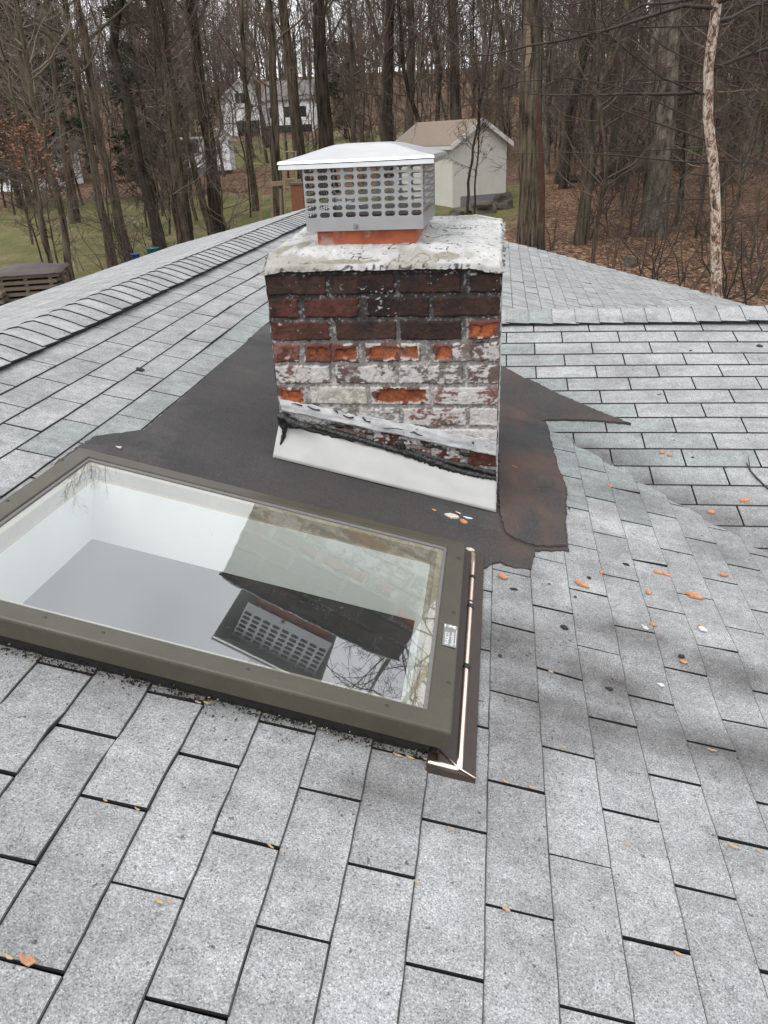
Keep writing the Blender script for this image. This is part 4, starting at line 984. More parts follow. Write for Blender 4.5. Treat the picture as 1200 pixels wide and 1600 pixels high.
for i, (px, py, s_, L, W) in enumerate([(978, 881, 'm', .040, .022), (881, 978, 'm', .040, .030), (1065, 1024, 'm', .030, .028), (953, 1067, 'm', .030, .024), (921, 901, 'm', .022, .020), (802, 920, 'm', .036, .016), (899, 931, 'm', .016, .014), (781, 1024, 'm', .018, .014), (858, 911, 'm', .012, .010),
        (1190, 492, 'w', .10, .05), (1178, 498, 'w', .07, .05), (1186, 540, 'w', .05, .03), (1079, 548, 'w', .03, .015), (1082, 715, 'w', .02, .012), (1030, 617, 'w', .035, .008), (882, 772, 'm', .022, .012), (889, 796, 'm', .012, .016), (1058, 863, 'm', .02, .01), (636, 1119, 'm', .008, .008), (333, 1119, 'm', .008, .008), (353, 1156, 'm', .008, .008), (441, 1157, 'm', .006, .006), (240, 675, 'm', .03, .02), (219, 577, 'm', .055, .035)]):
    p, n = TOPS[s_](px, py)
    flake('tar_crumb', p, n, L * .8, W * .7, min(L, W) * .22, rng.uniform(-.5, .5), M['tarbit'], 'black tar crumb lying loose on the grey shingles', 'tar crumb', 'tar crumbs on the shingles', 180 + i)
# dry husks caught in slots
for i, (px, py, L, rot) in enumerate([(247, 1409, .030, -.3), (265, 1411, .018, -.3), (422, 1324, .024, -.5), (441, 1334, .016, -1.0), (310, 1098, .030, -.2), (322, 1099, .022, -.1), (165, 1254, .016, -.3), (215, 1268, .016, -.3), (12, 1495, .024, -.3), (790, 1222, .022, -.3), (830, 1231, .018, -.3), (1145, 1321, .03, -.3), (1185, 1328, .024, -.3), (1058, 1492, .026, -.2), (790, 1422, .026, -.3), (705, 1295, .02, -.3), (650, 1380, .016, -.4), (860, 1046, .026, -.2), (1112, 1168, .034, -.1), (880, 1166, .024, -.3), (620, 1180, .030, -.25), (640, 1184, .030, -.25), (664, 1187, .020, -.25), (712, 1210, .024, -.1), (978, 1318, .022, -.3)]):
    p, n = top_main(px, py)
    flake('seed_husk', p + n * .0005, n, L * .75, L * .19, .003, rot, M['husk'], 'thin tan seed husk caught in a shingle slot', 'seed husk', 'seed husks caught between the shingles', 220 + i, .002)
p, n = top_main(42, 1502); flake('dry_leaf', p, n, .034, .016, .004, -.3, M['deadleaf'], 'curled tan leaf by a slot at the lower left corner of the roof', 'leaf', None, 260, .006)
# litter coloured near-black for the shade of the gap under the frame: nobody could count the bits
lb = MB(); r_ = random.Random(8)
for i in range(900):
    x = r_.uniform(-1.33, -.13); y = 1.284 + r_.uniform(-.014, .020) - (abs(r_.gauss(0, .018)) if r_.random() < .10 else 0); h = r_.uniform(.004, .016); L = r_.uniform(.0015, .006); a_ = r_.uniform(0, 6.3)
    c0 = rf(x, y, h); e1 = np.array([math.cos(a_), math.sin(a_), r_.uniform(-.3, .3)]) * L; e2 = np.array([-math.sin(a_), math.cos(a_), r_.uniform(-.3, .3)]) * L * .4
    lb.obox(c0, e1, e2, NRM * r_.uniform(.001, .004), 1 if r_.random() < .07 else 0)
o = lb.build('leaf_debris', [M['litter'], M['husk']], None); tag(o, 'dark leaf debris packed along the lower edge of the skylight', 'debris', None, 'stuff')
# twig on the wing
tg = MB(); pts = [top_wing(*q)[0] + [0, 0, .004] for q in ((1166, 725), (1172, 737), (1182, 748), (1199, 764), (1215, 775))]; tg.tube(pts, [.002, .0035, .004, .0035, .003], 6); tg.tube([pts[1], top_wing(1168, 716)[0] + [0, 0, .01]], [.003, .001], 5)
o = tg.build('fallen_twig', M['twig_dark'], None); tag(o, 'thin dark forked twig lying on the wing shingles at the right edge', 'twig')

# ------------------------------------------------------------------ the ground
gx = np.concatenate([np.arange(-260, -60, 12), np.arange(-60, 60, 1.0), np.arange(60, 261, 12)]); gy = np.concatenate([np.arange(-60, 10, 5), np.arange(10, 100, 1.0), np.arange(100, 421, 8)])
X, Y = np.meshgrid(gx, gy); Z = ground(X, Y) + .05 * vnoise(X, Y, 2.5, 201, 3)
idx = np.arange(X.size).reshape(X.shape)
me = mesh_np('ground', np.stack([X, Y, Z], -1).reshape(-1, 3), np.stack([idx[:-1, :-1], idx[:-1, 1:], idx[1:, 1:], idx[1:, :-1]], -1).reshape(-1, 4), M['ground'], smooth=True)
def blobs(x, y, L): 
    v = 0
    for a, b, c, d in L: v = np.maximum(v, np.exp(-(((x - a) / c) ** 4) - ((y - b) / d) ** 4))
    return v
lawn = blobs(X, Y, [(-13, 30, 13, 15), (-22, 24, 16, 14), (-2.2, 36, 4.0, 6.5), (-15, 72, 9, 10), (-26, 80, 10, 10), (-12, 88, 9, 8), (-9, 10, 14, 12)])
attr_float(me, 'lawn', lawn.ravel())
tag(link('ground', me), kind='structure')

# ------------------------------------------------------------------ woods: growing branches
def tubes(P, R, k):
    """P (B,n,3) polylines, R (B,n) -> verts, quads"""
    B, n, _ = P.shape
    t = np.gradient(P, axis=1); t /= np.linalg.norm(t, axis=2, keepdims=True) + 1e-9
    ref = np.where(np.abs(t[:, :1, 2:3]) < .9, np.array([0, 0, 1.0]), np.array([1.0, 0, 0]))
    u = np.cross(t, np.broadcast_to(ref, t.shape)); u /= np.linalg.norm(u, axis=2, keepdims=True) + 1e-9; v = np.cross(t, u)
    th = 2 * np.pi * np.arange(k) / k
    V = P[:, :, None] + R[:, :, None, None] * (np.cos(th)[:, None] * u[:, :, None] + np.sin(th)[:, None] * v[:, :, None])
    idx = np.arange(B * n * k).reshape(B, n, k); j = np.roll(idx, -1, axis=2)
    Q = np.stack([idx[:, :-1], j[:, :-1], j[:, 1:], idx[:, 1:]], -1).reshape(-1, 4)
    return V.reshape(-1, 3), Q
class Tree:
    def __init__(s): s.parts = []
    def add(s, P, R, k): s.parts.append((P, R, k))
    def mesh(s, name, mat):
        Vs, Qs, o = [], [], 0
        for P, R, k in s.parts:
            if len(P) == 0: continue
            V, Q = tubes(P, R, k); Vs.append(V); Qs.append(Q + o); o += len(V)
        return mesh_np(name, np.concatenate(Vs), np.concatenate(Qs), mat, smooth=True)
def grow(rg, P, R, count, t0, t1, ang, lenf, up, jit, n=6, rmin=.0035, rfac=.6, taper=.25, maxlen=99, lenabs=None):
    """side branches on the polylines P; count per parent (float)"""
    B, m, _ = P.shape
    seg = np.linalg.norm(np.diff(P, axis=1), axis=2); L = seg.sum(1)
    c = rg.poisson(count, B) if np.isscalar(count) else rg.poisson(count)
    par = np.repeat(np.arange(B), c); N = len(par)
    if N == 0: return np.zeros((0, n, 3)), np.zeros((0, n))
    t = rg.uniform(t0, t1, N); f = t * (m - 1); i = np.minimum(f.astype(int), m - 2); f = (f - i)[:, None]
    p = P[par, i] * (1 - f) + P[par, i + 1] * f; r0 = R[par, i] * (1 - f[:, 0]) + R[par, i + 1] * f[:, 0]
    tan = P[par, i + 1] - P[par, i]; tan /= np.linalg.norm(tan, axis=1, keepdims=True) + 1e-9
    q = np.cross(tan, rg.normal(size=(N, 3))); q /= np.linalg.norm(q, axis=1, keepdims=True) + 1e-9
    a = np.radians(rg.uniform(ang[0], ang[1], N))[:, None]; d = np.cos(a) * tan + np.sin(a) * q
    ll = (lenabs if lenabs is not None else L[par]) * rg.uniform(lenf[0], lenf[1], N) * (1 - .5 * (t - t0) / max(1e-6, t1 - t0)); ll = np.minimum(ll, maxlen)
    out = np.zeros((N, n, 3)); out[:, 0] = p
    for k in range(1, n):
        d = d + rg.normal(size=(N, 3)) * jit; d[:, 2] += up; d /= np.linalg.norm(d, axis=1, keepdims=True)
        p = p + d * (ll / (n - 1))[:, None]; out[:, k] = p
    rb = np.maximum(rmin, np.minimum(r0 * rfac, ll * .0095)); rr = rb[:, None] * np.linspace(1, taper, n)[None]
    return out, np.maximum(rr, rmin * .6)
def refine(P, rg, n, wob):
    """resample a hand placed trunk line"""
    P = np.asarray(P, float); s = np.concatenate([[0], np.cumsum(np.linalg.norm(np.diff(P, axis=0), axis=1))]); t = np.linspace(0, s[-1], n)
    Q = np.stack([np.interp(t, s, P[:, k]) for k in range(3)], -1); w_ = rg.normal(size=(n, 3)) * wob; w_[0] = 0; w_[:, 2] = 0
    w_ = (w_ + np.roll(w_, 1, 0)) / 2; return Q + w_
def make_crown(rg, trunk, trad, dens=1.0, low=.25, spread=.32, up=.10, rmin=.0045, levels=3, ang=(35, 75), maxlen=7.0):
    T1 = Tree(); P0, R0 = trunk[None], trad[None]
    a, ra = grow(rg, P0, R0, 31 * dens, low, .98, ang, (.18, spread), up, .14, n=8, rmin=rmin * 1.6, rfac=.45, maxlen=maxlen)
    T1.add(a, ra, 4)
    b, rb = grow(rg, a, ra, 7.5, .15, .97, (30, 65), (.25, .55), up * .6, .20, n=6, rmin=rmin * 1.15); T1.add(b, rb, 3)
    if levels > 2:
        c, rc = grow(rg, b, rb, 4.6, .15, .97, (30, 65), (.3, .6), up * .4, .24, n=4, rmin=rmin * .85); T1.add(c, rc, 3)
    return T1
def trunk_radii(n, r0, r1, flare=.35):
    t = np.linspace(0, 1, n); return (r0 * (1 - t) + r1 * t) * (1 + flare * np.exp(-t * n / 1.6))

def hero(name, label, Y, pix, r_base, height, bark, twig, seed, cat='tree', dens=1.0, low=.22, group=None, r_top=None, up=.1, spread=.32, wob=.05, maxlen=6.5, rmin=.0045, depth=0.0, ksides=14, ang=(35, 75)):
    """a tree whose trunk passes through the given sight lines at distance Y; continued down to the ground and up to its full height"""
    rg = np.random.RandomState(seed)
    pts = [at(px, py, Y) for px, py in pix]                       # bottom to top
    d0 = pts[1] - pts[0]; zg = float(ground(pts[0][0], Y)) - .15
    if pts[0][2] > zg: pts = [pts[0] + d0 / d0[2] * (zg - pts[0][2]) * np.array([.6, 1, 1])] + pts
    else: pts[0][2] = zg
    dt = pts[-1] - pts[-2]; dt = dt / max(.3, dt[2]); top = zg + height
    if pts[-1][2] < top:
        h = top - pts[-1][2]; pts += [pts[-1] + np.array([dt[0] * .6, rg.uniform(-.05, .05), 1]) * h * .5, pts[-1] + np.array([dt[0] * .35, rg.uniform(-.05, .08), 1]) * h]
    n = 22; P = refine(pts, rg, n, wob); P[1:, 1] += np.linspace(0, depth, n - 1)
    R = trunk_radii(n, r_base, r_top if r_top else max(.02, r_base * .25)); R[-4:] *= np.array([.8, .6, .35, .08])
    root = empty(name, P[0], label, cat, group)
    Tt = Tree(); Tt.add(P[None], R[None], ksides); link('trunk', Tt.mesh('trunk', M[bark]), root)
    C = make_crown(rg, P, R, dens, low, spread, up, rmin, ang=ang, maxlen=maxlen); link('crown', C.mesh('crown', M[twig]), root)
    return root, P, R
HE = [
 # label, Y, sight line (bottom..top), base radius, height, bark, twig, low, dens
 ('thin grey tree leaning left beside the timber stack', 21, [(112, 437), (85, 285), (55, 170), (30, 20)], .10, 11, 'bark_brown', 'twig_pale', .30, 1.2),
 ('brown trunk leaning left, second from the timber stack', 24, [(172, 410), (140, 235), (118, 100), (105, 0)], .13, 14, 'bark_brown', 'twig', .30, 1.1),
 ('brown trunk rising from the bin spot and leaning to the upper left', 25, [(203, 402), (165, 250), (150, 170), (125, 20)], .16, 15, 'bark_brown', 'twig', .3, 1.1),
 ('bent dark trunk standing behind the teal tub', 27, [(246, 372), (215, 240), (200, 160), (178, 70), (190, 0)], .19, 16, 'bark_dark', 'twig', .32, 1.0),
 ('straight dark trunk left of the far garden shed', 27, [(290, 372), (272, 240), (262, 150), (238, 0)], .23, 17, 'bark_brown', 'twig', .35, 1.0),
 ('thin dark stem close behind a thicker leaning trunk', 27, [(300, 366), (283, 270), (272, 200), (262, 100)], .06, 9, 'bark_dark', 'twig', .4, .8),
 ('slanting brown trunk crossing the front of the garden shed', 29, [(330, 360), (298, 260), (280, 180), (258, 60)], .13, 14, 'bark_brown', 'twig', .4, .9),
 ('dark upright trunk in front of the garden shed gable', 29, [(340, 352), (327, 235), (312, 110), (295, 0)], .23, 18, 'bark_dark', 'twig', .36, 1.0),
 ('slim trunk rising between the garden shed and the white house', 36, [(400, 330), (388, 200), (382, 100), (378, 0)], .14, 15, 'bark_brown', 'twig', .3, 1.0),
 ('slim brown trunk in front of the white house, nearest the cap', 33, [(436, 316), (428, 180), (424, 90), (420, 0)], .19, 16, 'bark_brown', 'twig', .3, 1.0),
 ('brown trunk just left above the chimney cap', 42, [(468, 245), (455, 120), (445, 40), (440, 0)], .32, 18, 'bark_brown', 'twig', .3, 1.0),
 ('dark trunk directly above the left end of the chimney cap', 40, [(510, 225), (503, 120), (496, 0)], .38, 19, 'bark_dark', 'twig', .3, 1.0),
 ('thin trunk above the middle of the chimney cap', 46, [(552, 215), (550, 100), (545, 0)], .14, 14, 'bark_far', 'twig', .3, 1.0),
 ('dark trunk left of the tan shed roof', 52, [(605, 200), (607, 100), (610, 0)], .36, 20, 'bark_dark', 'twig', .3, 1.0),
 ('grey brown trunk behind the tan shed roof', 56, [(640, 195), (641, 100), (642, 0)], .33, 20, 'bark_far', 'twig', .3, 1.0),
 ('trunk rising behind the ridge of the tan shed', 58, [(712, 200), (710, 100), (706, 0)], .42, 20, 'bark_far', 'twig', .3, 1.0),
 ('slender dark sapling standing in front of the shed gable', 31, [(731, 325), (738, 240), (745, 190), (760, 100), (772, 20)], .055, 8, 'bark_dark', 'twig', .28, .8),
 ('thinner of the two saplings in front of the shed gable', 31, [(743, 325), (746, 240), (752, 200), (745, 120)], .035, 6, 'bark_dark', 'twig', .25, .8),
 ('big furrowed trunk with split bark right of the cream shed', 24, [(829, 376), (830, 260), (829, 150), (828, 0)], .36, 20, 'bark_brown', 'twig', .35, 1.0),
 ('forked brown trunk behind the right roof rake', 26, [(906, 408), (915, 310), (925, 220), (928, 150), (962, 85), (982, 10)], .18, 13, 'bark_brown', 'twig', .3, 1.0),
 ('massive pale grey trunk in the leaf litter left of the birch', 27, [(1012, 415), (1022, 340), (1036, 220), (1042, 120), (1050, 0)], .36, 21, 'bark_grey', 'twig_pale', .3, 1.0),
 ('slim grey tree leaning right at the right edge', 38, [(1150, 350), (1163, 270), (1178, 170), (1200, 70)], .17, 14, 'bark_grey', 'twig', .3, 1.0),
 ('leaning brown trunk between the furrowed and the forked trunk', 42, [(872, 330), (890, 190), (902, 120), (912, 20)], .26, 16, 'bark_far', 'twig', .3, 1.0),
 ('grey trunk behind the birch, right of its stem', 46, [(1142, 290), (1150, 180), (1160, 60), (1165, 0)], .36, 18, 'bark_far', 'twig', .3, 1.0),
 ('upright grey trunk behind the massive pale one', 48, [(1058, 290), (1065, 170), (1070, 0)], .30, 18, 'bark_far', 'twig', .3, 1.0),
 ('dim trunk standing beyond the fallen logs', 60, [(962, 240), (965, 130), (968, 0)], .36, 19, 'bark_far', 'twig', .3, 1.0),
 ('thin trunk leaning left at the far left edge', 30, [(62, 330), (48, 200), (36, 100), (22, 0)], .11, 15, 'bark_brown', 'twig_pale', .3, 1.2),
 ('tall trunk above the coppery beech', 34, [(110, 300), (92, 160), (80, 60), (72, 0)], .20, 16, 'bark_brown', 'twig', .3, 1.1),
]
for i, (lab, Yd, pix, r0, hh, bk, tw_, low, dens) in enumerate(HE):
    root, P, R = hero('bare_tree', lab, Yd, pix, r0, hh, bk, tw_, 300 + i, dens=dens, low=low, rmin=.0030 + .00012 * Yd)
    if 'furrowed' in lab:       # split wood on the right side and a torn light patch high up
        def bark_patch(nm, z0, z1, a0, a1, mat, sd_):
            nz, na = 40, 12; zz, aa = np.meshgrid(np.linspace(z0, z1, nz), np.linspace(0, 1, na), indexing='ij')
            wv = vnoise(zz, aa * 0, .35, sd_, 3); A = a0 + wv * .10 + aa * (a1 - a0) * (.55 + .45 * np.sin(np.pi * (zz - z0) / (z1 - z0))) ; cxp = np.interp(zz, P[:, 2], P[:, 0]); cyp = np.interp(zz, P[:, 2], P[:, 1]); rr = np.interp(zz, P[:, 2], R) + .012 + .02 * vnoise(aa * .4, zz, .2, sd_ + 1, 3)
            V = np.stack([cxp + rr * np.cos(A), cyp + rr * np.sin(A), zz], -1); Vi = np.stack([cxp + (rr - .06) * np.cos(A), cyp + (rr - .06) * np.sin(A), zz], -1); ix = np.arange(nz * na).reshape(nz, na)
            q_ = lambda I: np.stack([I[:-1, :-1], I[:-1, 1:], I[1:, 1:], I[1:, :-1]], -1).reshape(-1, 4)
            link(nm, mesh_np(nm, np.concatenate([V.reshape(-1, 3), Vi.reshape(-1, 3)]), q_(ix), M[mat]), root)
        zz1, zz0 = at(840, 150, Yd)[2], at(840, 345, Yd)[2]; bark_patch('split_bark', zz0, zz1, math.radians(-62), math.radians(-22), 'splinter', 41)
        zz1, zz0 = at(820, 42, Yd)[2], at(820, 112, Yd)[2]; bark_patch('torn_patch', zz0, zz1, math.radians(-125), math.radians(-96), 'barewood', 45)
# the birch: peeling pale bark, long thin level boughs
rg = np.random.RandomState(71)
broot, BP, BR = hero('birch_tree', 'pale peeling birch with long thin level boughs at the right', 14.5, [(1122, 470), (1118, 400), (1113, 300), (1110, 220), (1104, 130), (1108, 60), (1113, 0)], .088, 15, 'birch', 'twig_dark', 72, dens=1.6, low=.30, up=.01, spread=.34, wob=.035, maxlen=5.5, rmin=.0040, r_top=.05, ang=(70, 100))
bb = Tree()
def bough(pix, Yd, r0, dep=0.0):
    P = refine([at(px, py, Yd) for px, py in pix], rg, 14, .03); P[:, 1] += np.linspace(0, dep, 14); R = np.linspace(r0, r0 * .3, 14)
    bb.add(P[None], R[None], 5); b, rb = grow(rg, P[None], R[None], 16, .12, .98, (25, 60), (.12, .34), .015, .14, n=7, rmin=.0042, maxlen=2.2); bb.add(b, rb, 3)
    c, rc = grow(rg, b, rb, 5, .15, .97, (25, 60), (.3, .6), .01, .2, n=5, rmin=.0032); bb.add(c, rc, 3)
for pix, r0, dep in [([(1108, 255), (1060, 252), (980, 243), (880, 236), (800, 238)], .016, -1.0), ([(1108, 220), (1040, 195), (960, 165), (905, 135), (870, 50)], .020, .6), ([(1104, 150), (1030, 125), (940, 60), (850, 55), (780, 45)], .018, -1.2),
  ([(1106, 110), (1050, 70), (990, 15), (960, -10)], .015, .8), ([(1112, 275), (1070, 270), (1020, 310), (940, 330), (870, 340)], .014, -.6), ([(1114, 310), (1060, 315), (1000, 330), (930, 345)], .013, .9),
  ([(1112, 250), (1150, 252), (1210, 260)], .014, 0), ([(1108, 100), (1150, 110), (1210, 130)], .016, -.5), ([(1106, 65), (1160, 65), (1210, 72)], .013, .5), ([(1116, 350), (1160, 342), (1210, 338)], .012, .3), ([(1118, 410), (1080, 425), (1020, 440)], .010, .3),
  ([(1106, 130), (1020, 122), (930, 128), (850, 138), (790, 145)], .013, .8), ([(1112, 265), (1020, 320), (960, 370), (900, 400)], .010, -.8), ([(1110, 230), (1020, 236), (930, 238), (860, 200), (800, 190)], .012, 1.2), ([(1110, 190), (1170, 160), (1210, 140)], .012, .4), ([(1116, 380), (1160, 400), (1205, 398)], .010, -.4),
  ([(1104, 40), (1010, 40), (900, 20), (800, 15), (720, 40)], .014, .9), ([(1108, 200), (1000, 140), (900, 118), (800, 125), (700, 175), (620, 185)], .014, 1.0)]: bough(pix, 14.5, r0, dep)
link('bough', bb.mesh('bough', M['twig_dark']), broot)

# coppery beech that keeps its leaves
br_, BP2, BR2 = hero('beech_sapling', 'beech sapling holding coppery dead leaves at the left edge', 19, [(60, 330), (48, 270), (30, 200), (10, 120)], .07, 6.5, 'bark_brown', 'twig', 91, dens=.7, low=.3)
def leaf_cloud(rg, centers, sig, n, size, mat, name, parent, flat=.6):
    c = np.array(centers)[rg.randint(0, len(centers), n)] + rg.normal(size=(n, 3)) * np.array(sig); a = rg.normal(size=(n, 3)); a /= np.linalg.norm(a, axis=1, keepdims=True); a[:, 2] *= flat
    b = np.cross(a, rg.normal(size=(n, 3))); b /= np.linalg.norm(b, axis=1, keepdims=True) + 1e-9
    s = rg.uniform(.5, 1.2, n)[:, None] * size; V = np.stack([c - a * s, c + b * s * .45, c + a * s, c - b * s * .45], 1).reshape(-1, 3)
    return link(name, mesh_np(name, V, np.arange(4 * n).reshape(n, 4), mat), parent)
leaf_cloud(np.random.RandomState(5), [at(px, py, 19 + dz) for px, py, dz in ((8, 185, 0), (25, 200, .4), (42, 195, -.3), (55, 210, .2), (15, 215, -.5), (35, 222, .4), (60, 228, .1), (62, 258, .3), (72, 262, -.2), (5, 235, .3), (22, 240, .2), (48, 240, 0))], (.24, .3, .14), 850, .055, M['copper_leaf'], 'leaves', br_)

# evergreens behind the left trunks
def evergreen(label, px, Yd, height, spread, seed, twin=1.0):
    rg = np.random.RandomState(seed); x = at(px, 200, Yd)[0]; zg = float(ground(x, Yd)) - .1
    root = empty('evergreen_tree', (x, Yd, zg), label, 'tree', 'evergreens among the bare trees')
    n = 12; P = np.stack([np.full(n, x), np.full(n, Yd), np.linspace(zg, zg + height, n)], -1) + rg.normal(size=(n, 3)) * .04
    Tt = Tree(); Tt.add(P[None], np.linspace(.2, .03, n)[None], 10); link('trunk', Tt.mesh('trunk', M['bark_dark']), root)
    a, ra = grow(rg, P[None], np.linspace(.2, .03, n)[None], 120, .10, .98, (75, 105), (.9, 1.1), -.05, .06, n=6, lenabs=spread, rmin=.012); b, rb = grow(rg, a, ra, 6, .2, .97, (35, 60), (.25, .45), -.03, .1, n=4, rmin=.006)
    Tb = Tree(); Tb.add(a, ra, 3); Tb.add(b, rb, 3); link('boughs', Tb.mesh('boughs', M['bark_dark']), root)
    cc = np.concatenate([a[:, 2:].reshape(-1, 3), b[:, 1:].reshape(-1, 3)])
    leaf_cloud(rg, cc, (.10, .10, .05), 20000, .11, M['needles'], 'foliage', root, .5); return root
evergreen('dark evergreen between the bent trunk and the straight dark trunk', 228, 43, 9.5, 2.0, 401)
evergreen('dark evergreen behind the coppery beech at the left edge', 22, 40, 12, 2.6, 402)
evergreen('dark evergreen partly hidden by the second leaning trunk', 95, 58, 13, 2.8, 403)
evergreen('dark evergreen rising behind the garden shed', 300, 80, 13, 3.0, 404)
evergreen('small evergreen standing behind the white house at the cap', 540, 88, 9, 2.6, 405)

# trees further off: six grown kinds, each copied as a tree of its own
def proto_tree(seed, height, r0, dens, twig, bark, low=.2, rmin=.011):
    rg = np.random.RandomState(seed); n = 14
    P = np.zeros((n, 3)); P[:, 2] = np.linspace(-.2, height, n); P[1:, :2] += np.cumsum(rg.normal(size=(n - 1, 2)) * .21, axis=0)
    R = trunk_radii(n, r0, r0 * .2); R[-1] *= .1; T1 = Tree(); T1.add(P[None], R[None], 8)
    return T1.mesh('trunk', M[bark]), make_crown(rg, P, R, dens, low, .34, .10, rmin, levels=3).mesh('crown', M[twig])
def tree_thing(name, meshes, loc, rz, sc, label, group):
    r = empty(name, loc, label, 'tree', group); r.rotation_euler = (0, 0, rz); r.scale = (sc, sc, sc)
    for nm, mm in zip(('trunk', 'crown'), meshes):
        c = bpy.data.objects.new(nm, mm); COL.objects.link(c); c.parent = r
    return r
PR = [proto_tree(501, 17, .12, 1.1, 'twig', 'bark_far'), proto_tree(502, 19, .18, 1.1, 'twig', 'bark_brown'), proto_tree(503, 15, .10, 1.2, 'twig_pale', 'bark_far'), proto_tree(504, 18, .14, 1.0, 'twig', 'bark_dark'), proto_tree(505, 20, .22, 1.1, 'twig_pale', 'bark_grey'), proto_tree(506, 13, .075, 1.3, 'twig', 'bark_brown')]
rg = np.random.RandomState(55); placed = []
KEEP = [(-1.5, 37, 5.0), (-17.5, 60, 4.5), (-22, 95, 9), (-26.5, 50, 8)]       # kept clear for the sheds and the house
def free(x, y, d, keep=True):
    if keep:
        for a, b, c in KEEP:
            if math.hypot(x - a, y - b) < c: return False
            # sight line to the building
            if y < b and abs(x - a * y / b) < c * .45 * y / b and y > 26: return False
    return all(math.hypot(x - a, y - b) > d for a, b in placed)
cnt = 0
for tries in range(6000):
    y = 34 + 96 * rg.rand() ** 1.05; x = rg.uniform(-.68, .50) * y
    if y < 50 and -14 < x < 1.5 and rg.rand() < .8: continue
    if not free(x, y, 1.9 + y * .012): continue
    placed.append((x, y)); k = rg.randint(6); cnt += 1
    tree_thing('bare_tree', PR[k], (x, y, float(ground(x, y))), rg.uniform(0, 6.28), rg.uniform(.85, 1.2), ['slender grey brown tree among the many bare trunks of the woods', 'thick brown tree among the many bare trunks of the woods', 'thin pale tree among the many bare trunks of the woods', 'dark tree among the many bare trunks of the woods', 'thick grey tree among the many bare trunks of the woods', 'young thin brown tree among the many bare trunks of the woods'][k], 'bare trees of the woods')
    if cnt >= 190: break
# saplings and brush
def proto_brush(seed, height, stems, rmin):
    rg = np.random.RandomState(seed); T1 = Tree(); n = 8
    for s_ in range(stems):
        P = np.zeros((n, 3)); P[:, :2] = rg.normal(size=2) * .18; P[:, 2] = np.linspace(-.1, height * rg.uniform(.6, 1.1), n); d = rg.normal(size=2) * .16 * height; P[:, :2] += np.linspace(0, 1, n)[:, None] ** 1.4 * d; P[1:] += rg.normal(size=(n - 1, 3)) * .05
        R = np.linspace(.022, .006, n); T1.add(P[None], R[None], 5)
        a, ra = grow(rg, P[None], R[None], 15, .12, .98, (30, 75), (.2, .5), .04, .18, n=6, rmin=rmin); T1.add(a, ra, 3)
        b, rb = grow(rg, a, ra, 5.5, .15, .97, (30, 65), (.3, .6), .02, .22, n=4, rmin=rmin * .8); T1.add(b, rb, 3)
    return T1
BRU = [proto_brush(601, 3.2, 4, .005).mesh('brush', M['twig']), proto_brush(602, 4.6, 3, .005).mesh('brush', M['twig_pale']), proto_brush(603, 2.4, 6, .005).mesh('brush', M['twig_dark']), proto_brush(604, 5.6, 2, .005).mesh('brush', M['twig'])]
rg = np.random.RandomState(66); k = 0
spots = [(rg.uniform(-.66, .48), rg.uniform(26, 85)) for _ in range(150)]
for (fx, y) in spots:
    x = fx * y
    if -14 < x < 1.0 and y < 46 and rg.rand() < .85: continue
    if not free(x, y, 0.0): continue
    j = rg.randint(4); o = bpy.data.objects.new('bare_shrub', BRU[j]); COL.objects.link(o); o.location = (x, y, float(ground(x, y))); o.rotation_euler = (0, 0, rg.uniform(0, 6.28)); s_ = rg.uniform(.8, 1.3); o.scale = (s_,) * 3
    tag(o, ['brown leafless shrub in the undergrowth of the woods', 'pale leafless shrub in the undergrowth of the woods', 'low dark leafless shrub in the undergrowth of the woods', 'tall brown leafless shrub in the undergrowth of the woods'][j], 'shrub', 'leafless shrubs in the woods')
for i, (px, Yd, j, s_, lab) in enumerate([(160, 20, 0, .9, 'twiggy shrub at the roof edge right of the timber stack'), (205, 21, 2, 1.0, 'dense low shrub around the blue tub'), (262, 22, 2, .9, 'low shrub at the roof edge right of the teal tub'), (120, 24, 1, .7, 'pale shrub behind the timber stack'), (1010, 20, 2, 1.1, 'dark brush at the foot of the massive pale trunk'), (1070, 18, 0, 1.0, 'brown brush left of the birch foot'), (1165, 17, 2, 1.2, 'dark brush right of the birch foot'), (1190, 20, 0, 1.1, 'brown brush at the right edge above the roof'), (960, 22, 0, .7, 'small brush between the forked and the massive trunk'), (860, 24, 0, .55, 'small brush at the foot of the furrowed trunk'), (790, 34, 1, .8, 'pale shrub at the right corner of the cream shed')]):
    p = at(px, 400, Yd); o = bpy.data.objects.new('bare_shrub', BRU[j]); COL.objects.link(o); o.location = (p[0], Yd, float(ground(p[0], Yd))); o.rotation_euler = (0, 0, i * 1.3); o.scale = (s_,) * 3; tag(o, lab, 'shrub')
# understory saplings: thin stems full of fine twigs
def proto_sapling(seed, height, r0, dens, twig, rmin):
    rg = np.random.RandomState(seed); n = 12; P = np.zeros((n, 3)); P[:, 2] = np.linspace(-.1, height, n); P[1:, :2] += np.cumsum(rg.normal(size=(n - 1, 2)) * .10, axis=0); R = np.linspace(r0, .008, n)
    T1 = Tree(); T1.add(P[None], R[None], 6)
    a, ra = grow(rg, P[None], R[None], 34 * dens, .10, .98, (40, 85), (.16, .34), .05, .16, n=8, rmin=rmin * 1.5); b, rb = grow(rg, a, ra, 7, .15, .98, (25, 60), (.25, .5), .03, .2, n=6, rmin=rmin * 1.1); c, rc = grow(rg, b, rb, 4, .2, .98, (25, 60), (.3, .6), .02, .22, n=4, rmin=rmin * .9)
    T2 = Tree(); T2.add(a, ra, 4); T2.add(b, rb, 3); T2.add(c, rc, 3); return T1.mesh('stem', M['bark_brown']), T2.mesh('twigs', M[twig])
